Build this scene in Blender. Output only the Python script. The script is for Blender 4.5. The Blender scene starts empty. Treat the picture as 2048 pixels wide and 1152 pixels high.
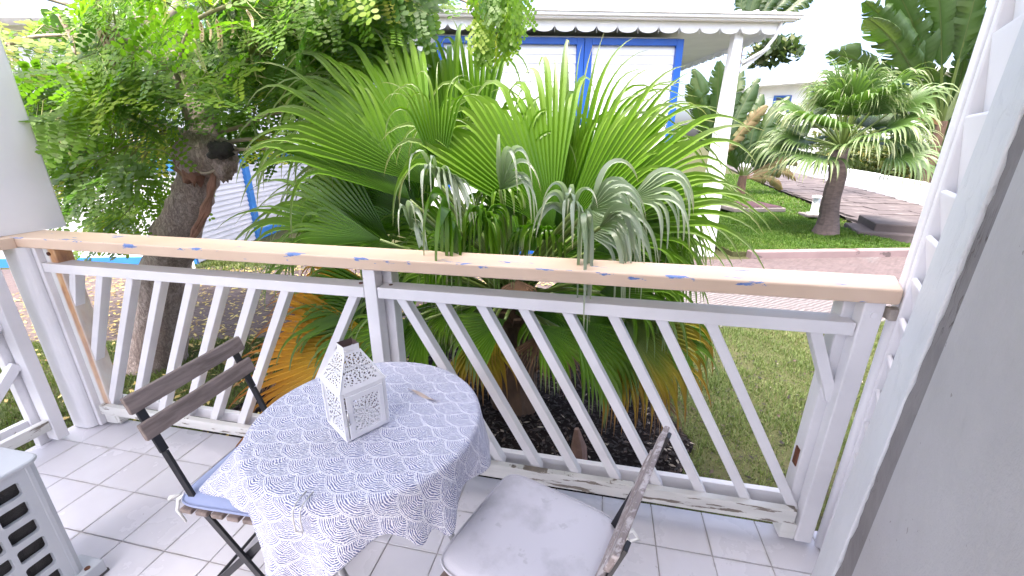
import bpy, bmesh, math, random
import numpy as np
from mathutils import Vector, Matrix

# ------------------------------------------------------------------ camera, world, sun
sc = bpy.context.scene
C = sc.collection
FPX = 835.0                                   # focal length in pixels of the 2048 wide photograph
POS = np.array([2.506, -1.261, 1.441])
PITCH, YAW, ROLL = .3341, -.2065, .0009
def _rot(p, y, r):
    cp, sp, cy, sy, cr, sr = math.cos(p), math.sin(p), math.cos(y), math.sin(y), math.cos(r), math.sin(r)
    f = np.array([sy*cp, cy*cp, -sp]); rt = np.array([cy, -sy, 0.]); up = np.cross(rt, f)
    return np.array([cr*rt+sr*up, -sr*rt+cr*up, f])
MR = _rot(PITCH, YAW, ROLL)
cam_d = bpy.data.cameras.new('camera'); cam = bpy.data.objects.new('camera', cam_d); C.objects.link(cam)
cam_d.sensor_width = 36; cam_d.lens = 36*FPX/2048; cam_d.clip_start = .02; cam_d.clip_end = 800
m4 = Matrix.Identity(4)
for i in range(3):
    m4[i][0] = MR[0][i]; m4[i][1] = MR[1][i]; m4[i][2] = -MR[2][i]; m4[i][3] = POS[i]
cam.matrix_world = m4
sc.camera = cam

SUN_DIR = Vector((-.14, -.30, .94)).normalized()      # towards the sun
w = bpy.data.worlds.new('World'); sc.world = w; w.use_nodes = True
nt = w.node_tree
sky = nt.nodes.new('ShaderNodeTexSky'); sky.sky_type = 'NISHITA'; sky.sun_disc = False
sky.sun_elevation = math.asin(SUN_DIR.z); sky.sun_rotation = math.atan2(SUN_DIR.x, SUN_DIR.y)
sky.air_density = .6; sky.dust_density = 7.0; sky.ozone_density = 1.5
bg = nt.nodes['Background']; bg.inputs[1].default_value = .15
nt.links.new(sky.outputs[0], bg.inputs[0])
sl = bpy.data.lights.new('sun', 'SUN'); so = bpy.data.objects.new('sun', sl); C.objects.link(so)
sl.energy = .8; sl.angle = math.radians(40); sl.color = (1, .95, .88)
so.rotation_euler = (-SUN_DIR).to_track_quat('-Z', 'Y').to_euler(); so.location = (0, 0, 20)
vs = sc.view_settings
vs.view_transform = 'Standard'; vs.look = 'None'; vs.gamma = 1; vs.exposure = 2.85; vs.use_curve_mapping = False
sc.render.engine = 'CYCLES'
sc.cycles.max_bounces = 8; sc.cycles.transparent_max_bounces = 24

# ------------------------------------------------------------------ pixel helpers
def ray(u, v): return MR.T @ np.array([(u-1024)/FPX, (576-v)/FPX, 1.0])
def onz(u, v, z): d = ray(u, v); return POS+(z-POS[2])/d[2]*d
def ony(u, v, y): d = ray(u, v); return POS+(y-POS[1])/d[1]*d
def onx(u, v, x): d = ray(u, v); return POS+(x-POS[0])/d[0]*d
def pj(P):
    d = (np.atleast_2d(P)-POS) @ MR.T
    return np.stack([1024+FPX*d[:, 0]/d[:, 2], 576-FPX*d[:, 1]/d[:, 2]], 1), d[:, 2]
G = -.15                                       # ground level outside
RND = random.Random(7); NP = np.random.default_rng(7)

# ------------------------------------------------------------------ object helpers
def tag(o, label=None, cat=None, group=None, kind=None):
    if label: o['label'] = label
    if cat: o['category'] = cat
    if group: o['group'] = group
    if kind: o['kind'] = kind
    return o
def thing(name, loc, label, cat, group=None, rz=0.):
    o = bpy.data.objects.new(name, None); C.objects.link(o)
    o.location = loc; o.rotation_euler = (0, 0, rz); o.empty_display_size = .1
    return tag(o, label, cat, group)
def place(name, me, parent=None, loc=(0, 0, 0), rot=(0, 0, 0), scale=None):
    o = bpy.data.objects.new(name, me); C.objects.link(o)
    o.parent = parent; o.location = loc; o.rotation_euler = rot
    if scale: o.scale = scale
    return o
def wloc(o):
    v = Vector((0, 0, 0)); 
    while o is not None:
        v = v+Vector(o.location); o = o.parent
    return v

class MB:
    def __init__(s): s.v = []; s.f = []; s.uv = None; s.att = None
    def add(s, vs, fs):
        n = len(s.v); s.v += [tuple(map(float, p)) for p in vs]; s.f += [tuple(i+n for i in f) for f in fs]; return s
    def box(s, x0, x1, y0, y1, z0, z1):
        return s.add([(x0,y0,z0),(x1,y0,z0),(x1,y1,z0),(x0,y1,z0),(x0,y0,z1),(x1,y0,z1),(x1,y1,z1),(x0,y1,z1)],
              [(3,2,1,0),(4,5,6,7),(0,1,5,4),(1,2,6,5),(2,3,7,6),(3,0,4,7)])
    def prism(s, poly, z0, z1):
        n = len(poly)
        return s.add([(p[0],p[1],z0) for p in poly]+[(p[0],p[1],z1) for p in poly],
              [tuple(range(n-1,-1,-1)), tuple(range(n,2*n))]+[(i,(i+1)%n,n+(i+1)%n,n+i) for i in range(n)])
    def bar(s, p0, p1, wd, dp, up=(0,0,1)):
        p0, p1 = np.array(p0,float), np.array(p1,float); d = p1-p0; d /= np.linalg.norm(d)
        a = np.cross(d, up); 
        if np.linalg.norm(a) < 1e-4: a = np.cross(d, (1,0,0))
        a /= np.linalg.norm(a); b = np.cross(d, a)
        a = a*wd/2; b = b*dp/2
        return s.add([p0-a-b,p0+a-b,p0+a+b,p0-a+b,p1-a-b,p1+a-b,p1+a+b,p1-a+b],
              [(3,2,1,0),(4,5,6,7),(0,1,5,4),(1,2,6,5),(2,3,7,6),(3,0,4,7)])
    def tube(s, pts, rads, n=8, cap=True, wob=0, rng=None):
        pts = [np.array(p,float) for p in pts]; N = len(pts); vs = []; 
        if not hasattr(rads,'__len__'): rads = [rads]*N
        t0 = pts[1]-pts[0]; t0 /= np.linalg.norm(t0)
        ref = np.array([0,0,1.]) if abs(t0[2]) < .9 else np.array([1.,0,0])
        a = np.cross(t0, ref); a /= np.linalg.norm(a)
        for i, p in enumerate(pts):
            t = pts[min(i+1,N-1)]-pts[max(i-1,0)]; t /= np.linalg.norm(t)
            a = a-t*(a@t); a /= np.linalg.norm(a); b = np.cross(t, a)
            for k in range(n):
                an = 2*math.pi*k/n; r = rads[i]*(1+(rng.uniform(-wob,wob) if rng else 0))
                vs.append(p+r*(math.cos(an)*a+math.sin(an)*b))
        fs = [(i*n+k,i*n+(k+1)%n,(i+1)*n+(k+1)%n,(i+1)*n+k) for i in range(N-1) for k in range(n)]
        if cap: fs += [tuple(range(n-1,-1,-1)), tuple(range((N-1)*n,N*n))]
        return s.add(vs, fs)
    def mesh(s, name, mat, smooth=False, off=(0,0,0)):
        me = bpy.data.meshes.new(name)
        o = np.array(off)
        me.from_pydata([tuple(np.array(p)-o) for p in s.v], [], s.f)
        me.materials.append(mat)
        if smooth: me.polygons.foreach_set('use_smooth', [True]*len(me.polygons))
        me.update(); return me
    def build(s, name, mat, parent=None, smooth=False, bevel=0., local=False):
        off = (0,0,0) if (parent is None or local) else wloc(parent)
        o = place(name, s.mesh(name, mat, smooth, off), parent)
        if bevel:
            b = o.modifiers.new('bevel','BEVEL'); b.width = bevel; b.segments = 2; b.limit_method = 'ANGLE'; b.angle_limit = .6
            b.harden_normals = False
        return o
def bev(o, wd, seg=2):
    b = o.modifiers.new('bevel','BEVEL'); b.width = wd; b.segments = seg; b.limit_method = 'ANGLE'; b.angle_limit = .6
def npmesh(name, verts, faces, mat, smooth=False, tint=None, nper=None):
    """numpy verts (N,3) and faces (F,k); optional per-vertex scalar attribute 'tint'"""
    me = bpy.data.meshes.new(name)
    F, k = faces.shape
    me.vertices.add(len(verts)); me.vertices.foreach_set('co', np.asarray(verts, np.float32).ravel())
    me.loops.add(F*k); me.loops.foreach_set('vertex_index', faces.astype(np.int32).ravel())
    me.polygons.add(F); me.polygons.foreach_set('loop_start', np.arange(0, F*k, k, dtype=np.int32))
    try: me.polygons.foreach_set('loop_total', np.full(F, k, np.int32))
    except Exception: pass
    if smooth: me.polygons.foreach_set('use_smooth', np.ones(F, bool))
    me.update(calc_edges=True)
    if tint is not None:
        a = me.attributes.new('tint', 'FLOAT', 'POINT'); a.data.foreach_set('value', np.asarray(tint, np.float32))
    me.materials.append(mat); return me

# ------------------------------------------------------------------ materials
class N:
    def __init__(s, name):
        s.m = bpy.data.materials.new(name); s.m.use_nodes = True; s.t = s.m.node_tree
        s.p = s.t.nodes['Principled BSDF']; s.out = s.t.nodes['Material Output']
    def n(s, typ, **kw):
        nd = s.t.nodes.new(typ)
        for k, v in kw.items(): setattr(nd, k, v)
        return nd
    def l(s, a, b): s.t.links.new(a, b)
    def coord(s, kind='Object', scale=(1,1,1), loc=(0,0,0), rot=(0,0,0)):
        tc = s.n('ShaderNodeTexCoord'); mp = s.n('ShaderNodeMapping')
        mp.inputs['Scale'].default_value = scale; mp.inputs['Location'].default_value = loc; mp.inputs['Rotation'].default_value = rot
        s.l(tc.outputs[kind], mp.inputs[0]); return mp.outputs[0]
    def noise(s, co, scale=5, detail=4, rough=.55, dist=0):
        nd = s.n('ShaderNodeTexNoise'); nd.inputs['Scale'].default_value = scale; nd.inputs['Detail'].default_value = detail
        nd.inputs['Roughness'].default_value = rough; nd.inputs['Distortion'].default_value = dist
        s.l(co, nd.inputs['Vector']); return nd.outputs[0]
    def ramp(s, fac, stops, interp='LINEAR'):
        r = s.n('ShaderNodeValToRGB'); r.color_ramp.interpolation = interp; e = r.color_ramp.elements
        while len(e) < len(stops): e.new(.5)
        for i, (p, c) in enumerate(stops):
            e[i].position = p; e[i].color = (c[0],c[1],c[2],1) if hasattr(c,'__len__') else (c,c,c,1)
        s.l(fac, r.inputs[0]); return r.outputs[0]
    def mix(s, fac, a, b, mode='MIX'):
        nd = s.n('ShaderNodeMix', data_type='RGBA', blend_type=mode)
        for i, x in ((0,fac),(6,a),(7,b)):
            if hasattr(x,'is_output') or hasattr(x,'links'): s.l(x, nd.inputs[i])
            elif i == 0: nd.inputs[0].default_value = x
            else: nd.inputs[i].default_value = (x[0],x[1],x[2],1)
        return nd.outputs[2]
    def math(s, op, a, b=None, c=None, clamp=False):
        nd = s.n('ShaderNodeMath', operation=op, use_clamp=clamp)
        for i, x in enumerate((a,b,c)):
            if x is None: continue
            if hasattr(x,'links'): s.l(x, nd.inputs[i])
            else: nd.inputs[i].default_value = x
        return nd.outputs[0]
    def sep(s, v):
        nd = s.n('ShaderNodeSeparateXYZ'); s.l(v, nd.inputs[0]); return nd.outputs
    def bump(s, h, strength=.3, dist=.01):
        b = s.n('ShaderNodeBump'); b.inputs['Strength'].default_value = strength; b.inputs['Distance'].default_value = dist
        s.l(h, b.inputs['Height']); s.l(b.outputs[0], s.p.inputs['Normal'])
    def col(s, c):
        if hasattr(c,'links'): s.l(c, s.p.inputs['Base Color'])
        else: s.p.inputs['Base Color'].default_value = (c[0],c[1],c[2],1)
    def set(s, **kw):
        for k, v in kw.items(): s.p.inputs[k].default_value = v
def simple(name, c, rough=.5, var=.12, scale=6, bump=.0, bscale=60, metal=0, spec=.5, stretch=(1,1,1)):
    n = N(name); co = n.coord(scale=stretch)
    f = n.noise(co, scale, 5)
    n.col(n.ramp(f, [(.3,[x*(1-var) for x in c]),(.7,[min(1,x*(1+var)) for x in c])]))
    n.set(Roughness=rough, Metallic=metal); n.p.inputs['Specular IOR Level'].default_value = spec
    if bump: n.bump(n.noise(co, bscale, 4), bump)
    return n.m
def chipped(name, paint, under, amount=.62, scale=5, stretch=(1,1,1), rough=.45, dirt=.12, edge=.02, rust=None):
    """paint with flaked patches, faint dirt and brush relief"""
    n = N(name); co = n.coord(scale=stretch)
    big = n.noise(co, scale, 8, .62); fine = n.noise(co, scale*7, 5)
    mk = n.ramp(big, [(amount,0),(amount+edge,1)])
    d = n.noise(co, 2.2, 5); pc = n.ramp(d, [(.3,[x*(1-dirt) for x in paint]),(.65,paint)])
    u = n.ramp(fine, [(.3,[x*.65 for x in under]),(.7,under)])
    cc = n.mix(mk, pc, u)
    if rust is not None:
        r = n.ramp(n.noise(co, rust, 5), [(.66,0),(.76,1)]); cc = n.mix(r, cc, (.33,.12,.03))
    n.col(cc); n.set(Roughness=rough)
    h = n.math('SUBTRACT', n.math('MULTIPLY', fine, .15), mk); n.bump(h, .35, .004)
    return n.m
def leafmat(name, ramp_stops, rough=.35, trans=.35, tcol=None, attr='tint', under=None, spec=.5, coat=0):
    n = N(name); at = n.n('ShaderNodeAttribute', attribute_name=attr)
    c = n.ramp(at.outputs['Fac'], ramp_stops)
    nz = n.noise(n.coord(scale=(1,1,1)), 9, 3)
    c = n.mix(n.math('MULTIPLY', nz, .45), c, n.mix(1., c, (.55,.6,.5), 'MULTIPLY'))
    if under is not None:
        ge = n.n('ShaderNodeNewGeometry'); c = n.mix(n.math('MULTIPLY', ge.outputs['Backfacing'], .6), c, under)
    n.col(c); n.set(Roughness=rough); n.p.inputs['Specular IOR Level'].default_value = spec
    tr = n.n('ShaderNodeBsdfTranslucent'); mx = n.n('ShaderNodeMixShader'); mx.inputs[0].default_value = trans
    n.l(n.mix(1., c, tcol or (1.5,1.5,.6), 'MULTIPLY'), tr.inputs[0])
    n.l(n.p.outputs[0], mx.inputs[1]); n.l(tr.outputs[0], mx.inputs[2]); n.l(mx.outputs[0], n.out.inputs[0])
    return n.m

WHITE = chipped('white_wood_paint', (.80,.785,.81), (.40,.36,.31), .70, 9, (1,1,1), .45, .17)
WORN = chipped('worn_white_paint', (.74,.73,.70), (.26,.22,.18), .56, 4, (1.2,1,9), .55, .22, .015, rust=2.6)
WHITE_CLEAN = simple('white_paint', (.80,.785,.82), .45, .05, 2, .05, 30)
HOUSE_WHITE = simple('house_white_paint', (.82,.82,.82), .5, .04, 2)
BLUE = simple('blue_paint', (.004,.085,.42), .4, .12, 3, .05, 40)
SKYBLUE = simple('light_blue_paint', (.035,.19,.55), .45, .10, 3)
TILE = None

# ------------------------------------------------------------------ veranda: floor of separate tiles
def tile_mat():
    n = N('glazed_floor_tile'); co = n.coord('Object'); oi = n.n('ShaderNodeObjectInfo')
    ge = n.n('ShaderNodeNewGeometry'); sc_ = n.n('ShaderNodeMapping'); n.l(ge.outputs['Position'], sc_.inputs[0])
    f = n.noise(sc_.outputs[0], 2.2, 6, .6)
    base = n.ramp(f, [(.3,(.57,.56,.61)),(.65,(.65,.64,.69))])
    rnd = n.ramp(oi.outputs['Random'], [(0,(.93,.93,.93)),(1,(1,1,1))])
    c = n.mix(1., base, rnd, 'MULTIPLY')
    sp = n.ramp(n.noise(sc_.outputs[0], 26, 2), [(.745,0),(.76,1)])
    c = n.mix(n.math('MULTIPLY', sp, .5), c, (.2,.18,.16))
    # grime creeping in from the joints
    x, y, z = n.sep(co); e = n.math('MAXIMUM', n.math('ABSOLUTE', x), n.math('ABSOLUTE', y))
    g = n.math('MULTIPLY', n.ramp(e, [(.088,0),(.0985,1)]), n.ramp(n.noise(sc_.outputs[0], 9, 4), [(.4,0),(.7,.55)]))
    n.col(n.mix(g, c, (.40,.37,.34)))
    n.l(n.ramp(f, [(.3,.30),(.7,.24)]), n.p.inputs['Roughness'])
    n.bump(n.noise(sc_.outputs[0], 7, 2), .04, .01)
    return n.m
TILE = tile_mat()
GROUT = simple('grey_grout', (.36,.33,.33), .8, .2, 20)
floor = MB().box(-.205,4.2,-2.4,.19,-.14,-.006).build('floor', GROUT); tag(floor, kind='structure')
tb = MB().box(-.0985,.0985,-.0985,.0985,-.0055,0).mesh('floor_tile', TILE)
for i in range(-1, 19):
    for j in range(-7, 1):
        x, y = i*.2+.1, j*.2+.1
        t = place('floor_tile', tb, floor, (x, y, RND.uniform(-.0006,.0006)), (RND.uniform(-.002,.002),RND.uniform(-.002,.002),0))
        bev(t, .0015, 1)
roof = MB().box(-1.9,5.2,-2.1,.06,2.52,2.60).build('veranda_shade_roof', HOUSE_WHITE); tag(roof, kind='structure')  # unseen roof, its reach shaped to cut sky and sun on the floor

# ------------------------------------------------------------------ front railing
def handrail_mat():
    n = N('peeling_beige_paint'); co = n.coord(); x, y, z = n.sep(co)
    nz = n.noise(n.coord(scale=(2.2,9,9)), 3.2, 8, .65)
    edge = n.math('MULTIPLY', n.ramp(n.math('ABSOLUTE', n.math('SUBTRACT', z, 1.033)), [(0,1),(.022,0)]),
                  n.ramp(y, [(.085,1),(.125,0)]))
    m = n.math('ADD', nz, n.math('MULTIPLY', edge, .15))
    mk = n.ramp(m, [(.648,0),(.655,1)])
    und = n.ramp(n.noise(co, 30, 3), [(.3,(.09,.17,.44)),(.7,(.15,.26,.55))])
    base = n.ramp(n.noise(co, 3, 5), [(.3,(.63,.465,.345)),(.7,(.71,.54,.415))])
    wood = n.ramp(n.math('ADD', n.noise(n.coord(scale=(3,14,14)), 5, 8, .7), 0.), [(.69,0),(.70,1)])
    c = n.mix(mk, base, und); c = n.mix(n.math('MULTIPLY', wood, .8), c, (.30,.25,.22))
    n.col(c); n.set(Roughness=.5)
    crack = n.noise(n.coord(scale=(1.5,30,30)), 6, 6)
    n.bump(n.math('SUBTRACT', n.math('MULTIPLY', crack, .3), mk), .3, .004)
    return n.m
def rust_mat():
    n = N('rust_streaked_white_paint'); co = n.coord(); x, y, z = n.sep(co)
    warp = n.noise(n.coord(scale=(1,1,.35)), 9, 5)
    xx = n.math('ADD', x, n.math('MULTIPLY', n.math('SUBTRACT', warp, .5), .03))
    s1 = n.ramp(n.math('ABSOLUTE', n.math('SUBTRACT', xx, .0225)), [(.012,1),(.026,0)])
    f1 = n.ramp(z, [(.06,.0),(.13,.75),(.55,.85),(.8,1)])
    top = n.ramp(n.math('ADD', z, n.math('MULTIPLY', warp, .04)), [(.88,0),(.915,1)])
    m = n.math('MAXIMUM', n.math('MULTIPLY', s1, f1), n.math('MULTIPLY', top, n.ramp(xx, [(-.004,0),(.01,.95)])))
    rc = n.ramp(n.noise(n.coord(scale=(1,1,.4)), 26, 5), [(.3,(.28,.09,.02)),(.5,(.52,.24,.07)),(.75,(.66,.42,.2))])
    c = n.mix(n.math('MULTIPLY', m, .92), n.ramp(n.noise(co, 4, 5), [(.3,(.68,.67,.64)),(.7,(.79,.79,.78))]), rc)
    n.col(c); n.set(Roughness=.55); n.bump(n.noise(co, 40, 4), .15, .004)
    return n.m
RUSTPAINT = rust_mat(); BEIGE = handrail_mat()
RUST = simple('rusty_iron', (.11,.035,.014), .8, .4, 30, .3, 60)
rail = thing('front_railing', (0,.14,0), 'white wooden veranda railing with slanted balusters and peeling beige handrail in front of fan palm', 'railing')
def in_rail(mb, name, mat, bevel=.003, parent=rail): return mb.build(name, mat, parent, bevel=bevel)
hr = MB().add([(-.215,.10,.988),(3.392,.10,.988),(3.46,.262,.988),(-.215,.262,.988),(-.215,.10,1.036),(3.392,.10,1.036),(3.46,.262,1.036),(-.215,.262,1.036)],
      [(3,2,1,0),(4,5,6,7),(0,1,5,4),(1,2,6,5),(2,3,7,6),(3,0,4,7)])
hro = hr.mesh('handrail', BEIGE); hro = place('handrail', hro, rail, (0,-.14,0)); bev(hro, .006)
in_rail(MB().box(-.026,1.624,.124,.205,.866,.910), 'top_rail', WHITE)
in_rail(MB().box(1.682,3.312,.124,.205,.868,.913), 'top_rail', WHITE)
in_rail(MB().box(-.004,1.624,.122,.150,.085,.138), 'bottom_rail', WORN)
in_rail(MB().box(1.682,3.300,.122,.150,.082,.150), 'bottom_rail', WORN)
in_rail(MB().box(-.004,1.630,.196,.222,.095,.150), 'bottom_rail', WHITE)
in_rail(MB().box(1.676,3.300,.196,.222,.092,.160), 'bottom_rail', WHITE)
# posts
in_rail(MB().box(1.627,1.679,.121,.178,.02,.988), 'middle_post', WHITE, .004)
in_rail(MB().box(1.640,1.712,.190,.252,-.14,.988), 'middle_post', WHITE, .004)
in_rail(MB().box(-.050,-.028,.121,.215,.01,.988), 'end_post', WHITE)
pr = MB().box(-.028,.044,.146,.215,.012,.985).mesh('end_post', RUSTPAINT, off=(0,.14,0)); pr = place('end_post', pr, rail); tag(pr, 'rust-streaked left end post'); bev(pr, .004)
in_rail(MB().box(3.315,3.372,.119,.166,.012,.988), 'end_post', WHITE, .004)
in_rail(MB().box(3.288,3.33,.172,.235,-.10,.987), 'end_post', WHITE, .004)
in_rail(MB().box(.0,.062,.150,.215,.012,.084), 'post_foot', WORN)
in_rail(MB().box(3.262,3.3145,.126,.190,.012,.0815), 'post_foot', WORN)
# bolts
for (bx, bz, mt) in ((.008,.952,RUST),(3.345,.945,WHITE_CLEAN)):
    in_rail(MB().tube([(bx,.150,bz),(bx,.1145 if bx>1 else .1405,bz)], .009, 10), 'bolt', mt, 0)
for bx in (.265+.03,.44+.03,1.59,1.72):
    in_rail(MB().tube([(bx,.165,.905 if bx>1 else .868),(bx,.165,.9145 if bx>1 else .8605)], [.009,.008], 8), 'nail_head', RUST, 0)
# mortise left empty by a lost baluster
in_rail(MB().box(3.2845,3.2885,.186,.214,.30,.375), 'mortise', RUST, 0)
# balusters
def baluster(x0, z0, x1, z1, y=.172):
    L = math.hypot(x1-x0, z1-z0)
    me = MB().box(-.0175,.0175,-.0215,.0215,-L/2,L/2).mesh('baluster', WHITE)
    o = place('baluster', me, rail, ((x0+x1)/2, y-.14, (z0+z1)/2), (0, math.atan2(x1-x0, z1-z0), 0)); bev(o, .002, 1)
for x in (.44,.599,.768,.928,1.089,1.249):
    baluster(x-.565*.70-.018, .118, x, .872)
baluster(-.012,.60,.101,.872); baluster(-.008,.325,.265,.872); baluster(1.43,.60+.0,1.578,.872) if False else None
baluster(1.565-.565*.70-.018,.118,1.565,.872)
for k in range(8):
    x = 1.757+.1627*k
    baluster(x+.565*.72+.0, .128, x, .872)
baluster(3.325,.61,3.217,.872)
baluster(1.618,.57,1.46,.118) if False else None

# ------------------------------------------------------------------ corner column and side railing (left)
col = thing('corner_column', (-.20,.19,0), 'round edged white column standing in the veranda corner', 'column')
def rr(cx, cy, hx, hy, r, n=6):
    pts = []
    for (sx, sy, a0) in ((1,1,0),(-1,1,90),(-1,-1,180),(1,-1,270)):
        for k in range(n+1):
            a = math.radians(a0+90*k/n); pts.append((cx+sx*(hx-r)+r*math.cos(a), cy+sy*(hy-r)+r*math.sin(a)))
    return pts
MB().prism(rr(-.135,.148,.075,.058,.045), .004, .987).build('lower_shaft', WHITE, col)
MB().prism(rr(-.29,.215,.135,.135,.012), 1.037, 2.515).build('upper_shaft', WHITE_CLEAN, col)
srl = thing('side_railing', (-.15,-.3,0), 'white side railing with slanted balusters behind the air conditioner', 'railing')
def in_s(mb, name, mat): return mb.build(name, mat, srl, bevel=.003)
in_s(MB().box(-.158,-.094,-.028,.022,.02,.985), 'end_post', WHITE)
in_s(MB().box(-.205,-.165,-.06,.00,-.14,.985), 'end_post', WHITE)
in_s(MB().box(-.17,-.12,-2.35,-.03,.866,.91), 'top_rail', WHITE)
in_s(MB().box(-.13,-.10,-2.35,-.03,.085,.14), 'bottom_rail', WORN)
in_s(MB().box(-.21,-.18,-2.35,-.06,.09,.15), 'bottom_rail', WHITE)
in_s(MB().box(-.24,-.09,-2.35,.10,.986,1.034), 'handrail', BEIGE)
for k in range(9):
    y1 = -.03-.1627*k; z1 = .872; y0 = y1-.41; z0 = .12
    if k == 0: pass
    in_s(MB().bar((-.155,y1,z1),(-.155,y0,z0),.043,.035,(1,0,0)), 'baluster', WHITE)
for (ya, za, yb, zb) in ((-.03,.66,-.145,.872-.0),(-.03,.45,-.2,.15)):
    in_s(MB().bar((-.155,ya,za),(-.155,yb-.12,zb-.42 if zb>.5 else .14),.043,.035,(1,0,0)), 'baluster', WHITE)

# ------------------------------------------------------------------ right: angled wall, jamb, louvre shutter
WD = np.array([.405,.914,0]); WN = np.array([-.914,.405,0])      # along the wall away from the camera; normal into the room
W0 = np.array([3.322,-.009,0])                                   # foot of the jamb's outer edge
wall = thing('veranda_side_wall', tuple(W0-WD*.6), 'grey shaded rendered wall with a cracked joint and painted jamb beside the railing', 'wall')
def wall_mat():
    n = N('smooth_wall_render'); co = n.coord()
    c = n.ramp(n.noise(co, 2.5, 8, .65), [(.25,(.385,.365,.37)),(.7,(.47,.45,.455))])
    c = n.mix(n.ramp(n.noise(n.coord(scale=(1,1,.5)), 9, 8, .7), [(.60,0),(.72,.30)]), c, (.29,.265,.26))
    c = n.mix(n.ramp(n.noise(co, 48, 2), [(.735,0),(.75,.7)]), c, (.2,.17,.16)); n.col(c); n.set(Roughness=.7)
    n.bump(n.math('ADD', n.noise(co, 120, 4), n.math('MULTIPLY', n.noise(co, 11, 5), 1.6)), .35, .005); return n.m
def joint_mat():
    n = N('cracked_joint'); co = n.coord()
    f = n.noise(co, 7, 8, .7); vor = n.n('ShaderNodeTexVoronoi', feature='DISTANCE_TO_EDGE'); vor.inputs['Scale'].default_value = 5.
    mp = n.coord(scale=(3.5,3.5,.9)); wv = n.n('ShaderNodeVectorMath', operation='ADD'); nn = n.n('ShaderNodeTexNoise'); nn.inputs['Scale'].default_value = 9
    n.l(mp, nn.inputs[0]); sc2 = n.n('ShaderNodeVectorMath', operation='SCALE'); sc2.inputs[3].default_value = .35; n.l(nn.outputs[1], sc2.inputs[0])
    n.l(mp, wv.inputs[0]); n.l(sc2.outputs[0], wv.inputs[1]); n.l(wv.outputs[0], vor.inputs['Vector'])
    crack = n.ramp(vor.outputs['Distance'], [(.006,1),(.03,0)])
    chips = n.ramp(f, [(.63,0),(.645,1)])
    k = n.math('MAXIMUM', n.math('MULTIPLY', crack, n.ramp(n.noise(co, 3, 2), [(.45,0),(.6,1)])), chips)
    c = n.mix(k, n.ramp(n.noise(co, 5, 6), [(.3,(.16,.145,.145)),(.7,(.24,.22,.22))]), (.10,.075,.07))
    n.col(c); n.set(Roughness=.85); n.bump(n.math('SUBTRACT', n.math('MULTIPLY', n.noise(co,40,5), .5), k), .7, .008); return n.m
def jamb_mat():
    n = N('thick_old_white_paint'); co = n.coord()
    n.col(n.ramp(n.noise(co, 4, 6), [(.3,(.63,.64,.665)),(.7,(.71,.715,.735))])); n.set(Roughness=.5)
    b = n.noise(n.coord(scale=(1,1,.5)), 16, 8, .6, .8); r = n.ramp(b, [(.54,0),(.6,1)])
    n.bump(n.math('ADD', n.math('MULTIPLY', r, .9), n.math('MULTIPLY', n.noise(co, 60, 4), .6)), .45, .005); return n.m
def wpt(s_, n_, z): p = W0+WD*s_+WN*n_; return (p[0],p[1],z)
def wslab(s0, s1, n0, n1, z0, z1, lean0=0, lean1=0):
    # lean: the old edges run a little out of plumb
    vs = []
    for z in (z0, z1):
        k = (z-z0)/(z1-z0)
        for s_, n_ in ((s0-lean0*k,n0),(s1-lean1*k,n0),(s1-lean1*k,n1),(s0-lean0*k,n1)): vs.append(wpt(s_, n_, z))
    return MB().add(vs, [(0,1,2,3),(7,6,5,4),(4,5,1,0),(5,6,2,1),(6,7,3,2),(7,4,0,3)])
ZT = 2.515
def wstrip(a0, a1, n0, n1, b0, b1, z0=0., z1=ZT):
    # edges run a little out of plumb: s = a - b*z
    vs = []
    for z in (z0, z1):
        for s_, n_ in ((a0-b0*z,n0),(a1-b1*z,n0),(a1-b1*z,n1),(a0-b0*z,n1)): vs.append(wpt(s_, n_, z))
    return MB().add(vs, [(0,1,2,3),(7,6,5,4),(4,5,1,0),(5,6,2,1),(6,7,3,2),(7,4,0,3)])
wstrip(-.232,.0,-.10,.001,.118,.145).build('jamb', jamb_mat(), wall, bevel=.004)
JT = joint_mat()
jb = MB()      # irregular rough band between jamb and render
zs = np.linspace(0, ZT, 110); rj = random.Random(3); va = []
for z in zs:
    j1 = .006*math.sin(z*9)+.004*math.sin(z*31)+rj.uniform(-.007,.007); j2 = .006*math.sin(z*7+2)+rj.uniform(-.008,.008)
    va += [wpt(-.43-.062*z, -.012, z), wpt(-.40-.062*z+j2, -.0015, z), wpt(-.36-.075*z+j2*.5, -.006+rj.uniform(-.001,.001), z), wpt(-.30-.09*z+j2*.5, -.005+rj.uniform(-.001,.001), z), wpt(-.245-.118*z+j1, -.003, z), wpt(-.225-.118*z, -.012, z)]
jb.add(va, [(i*6+k, i*6+k+1, (i+1)*6+k+1, (i+1)*6+k) for i in range(len(zs)-1) for k in range(5)])
jb.build('cracked_joint', JT, wall)
wstrip(-2.75,-.400,-.09,.0015,0,.062).build('rendered_face', wall_mat(), wall, bevel=.004)

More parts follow.
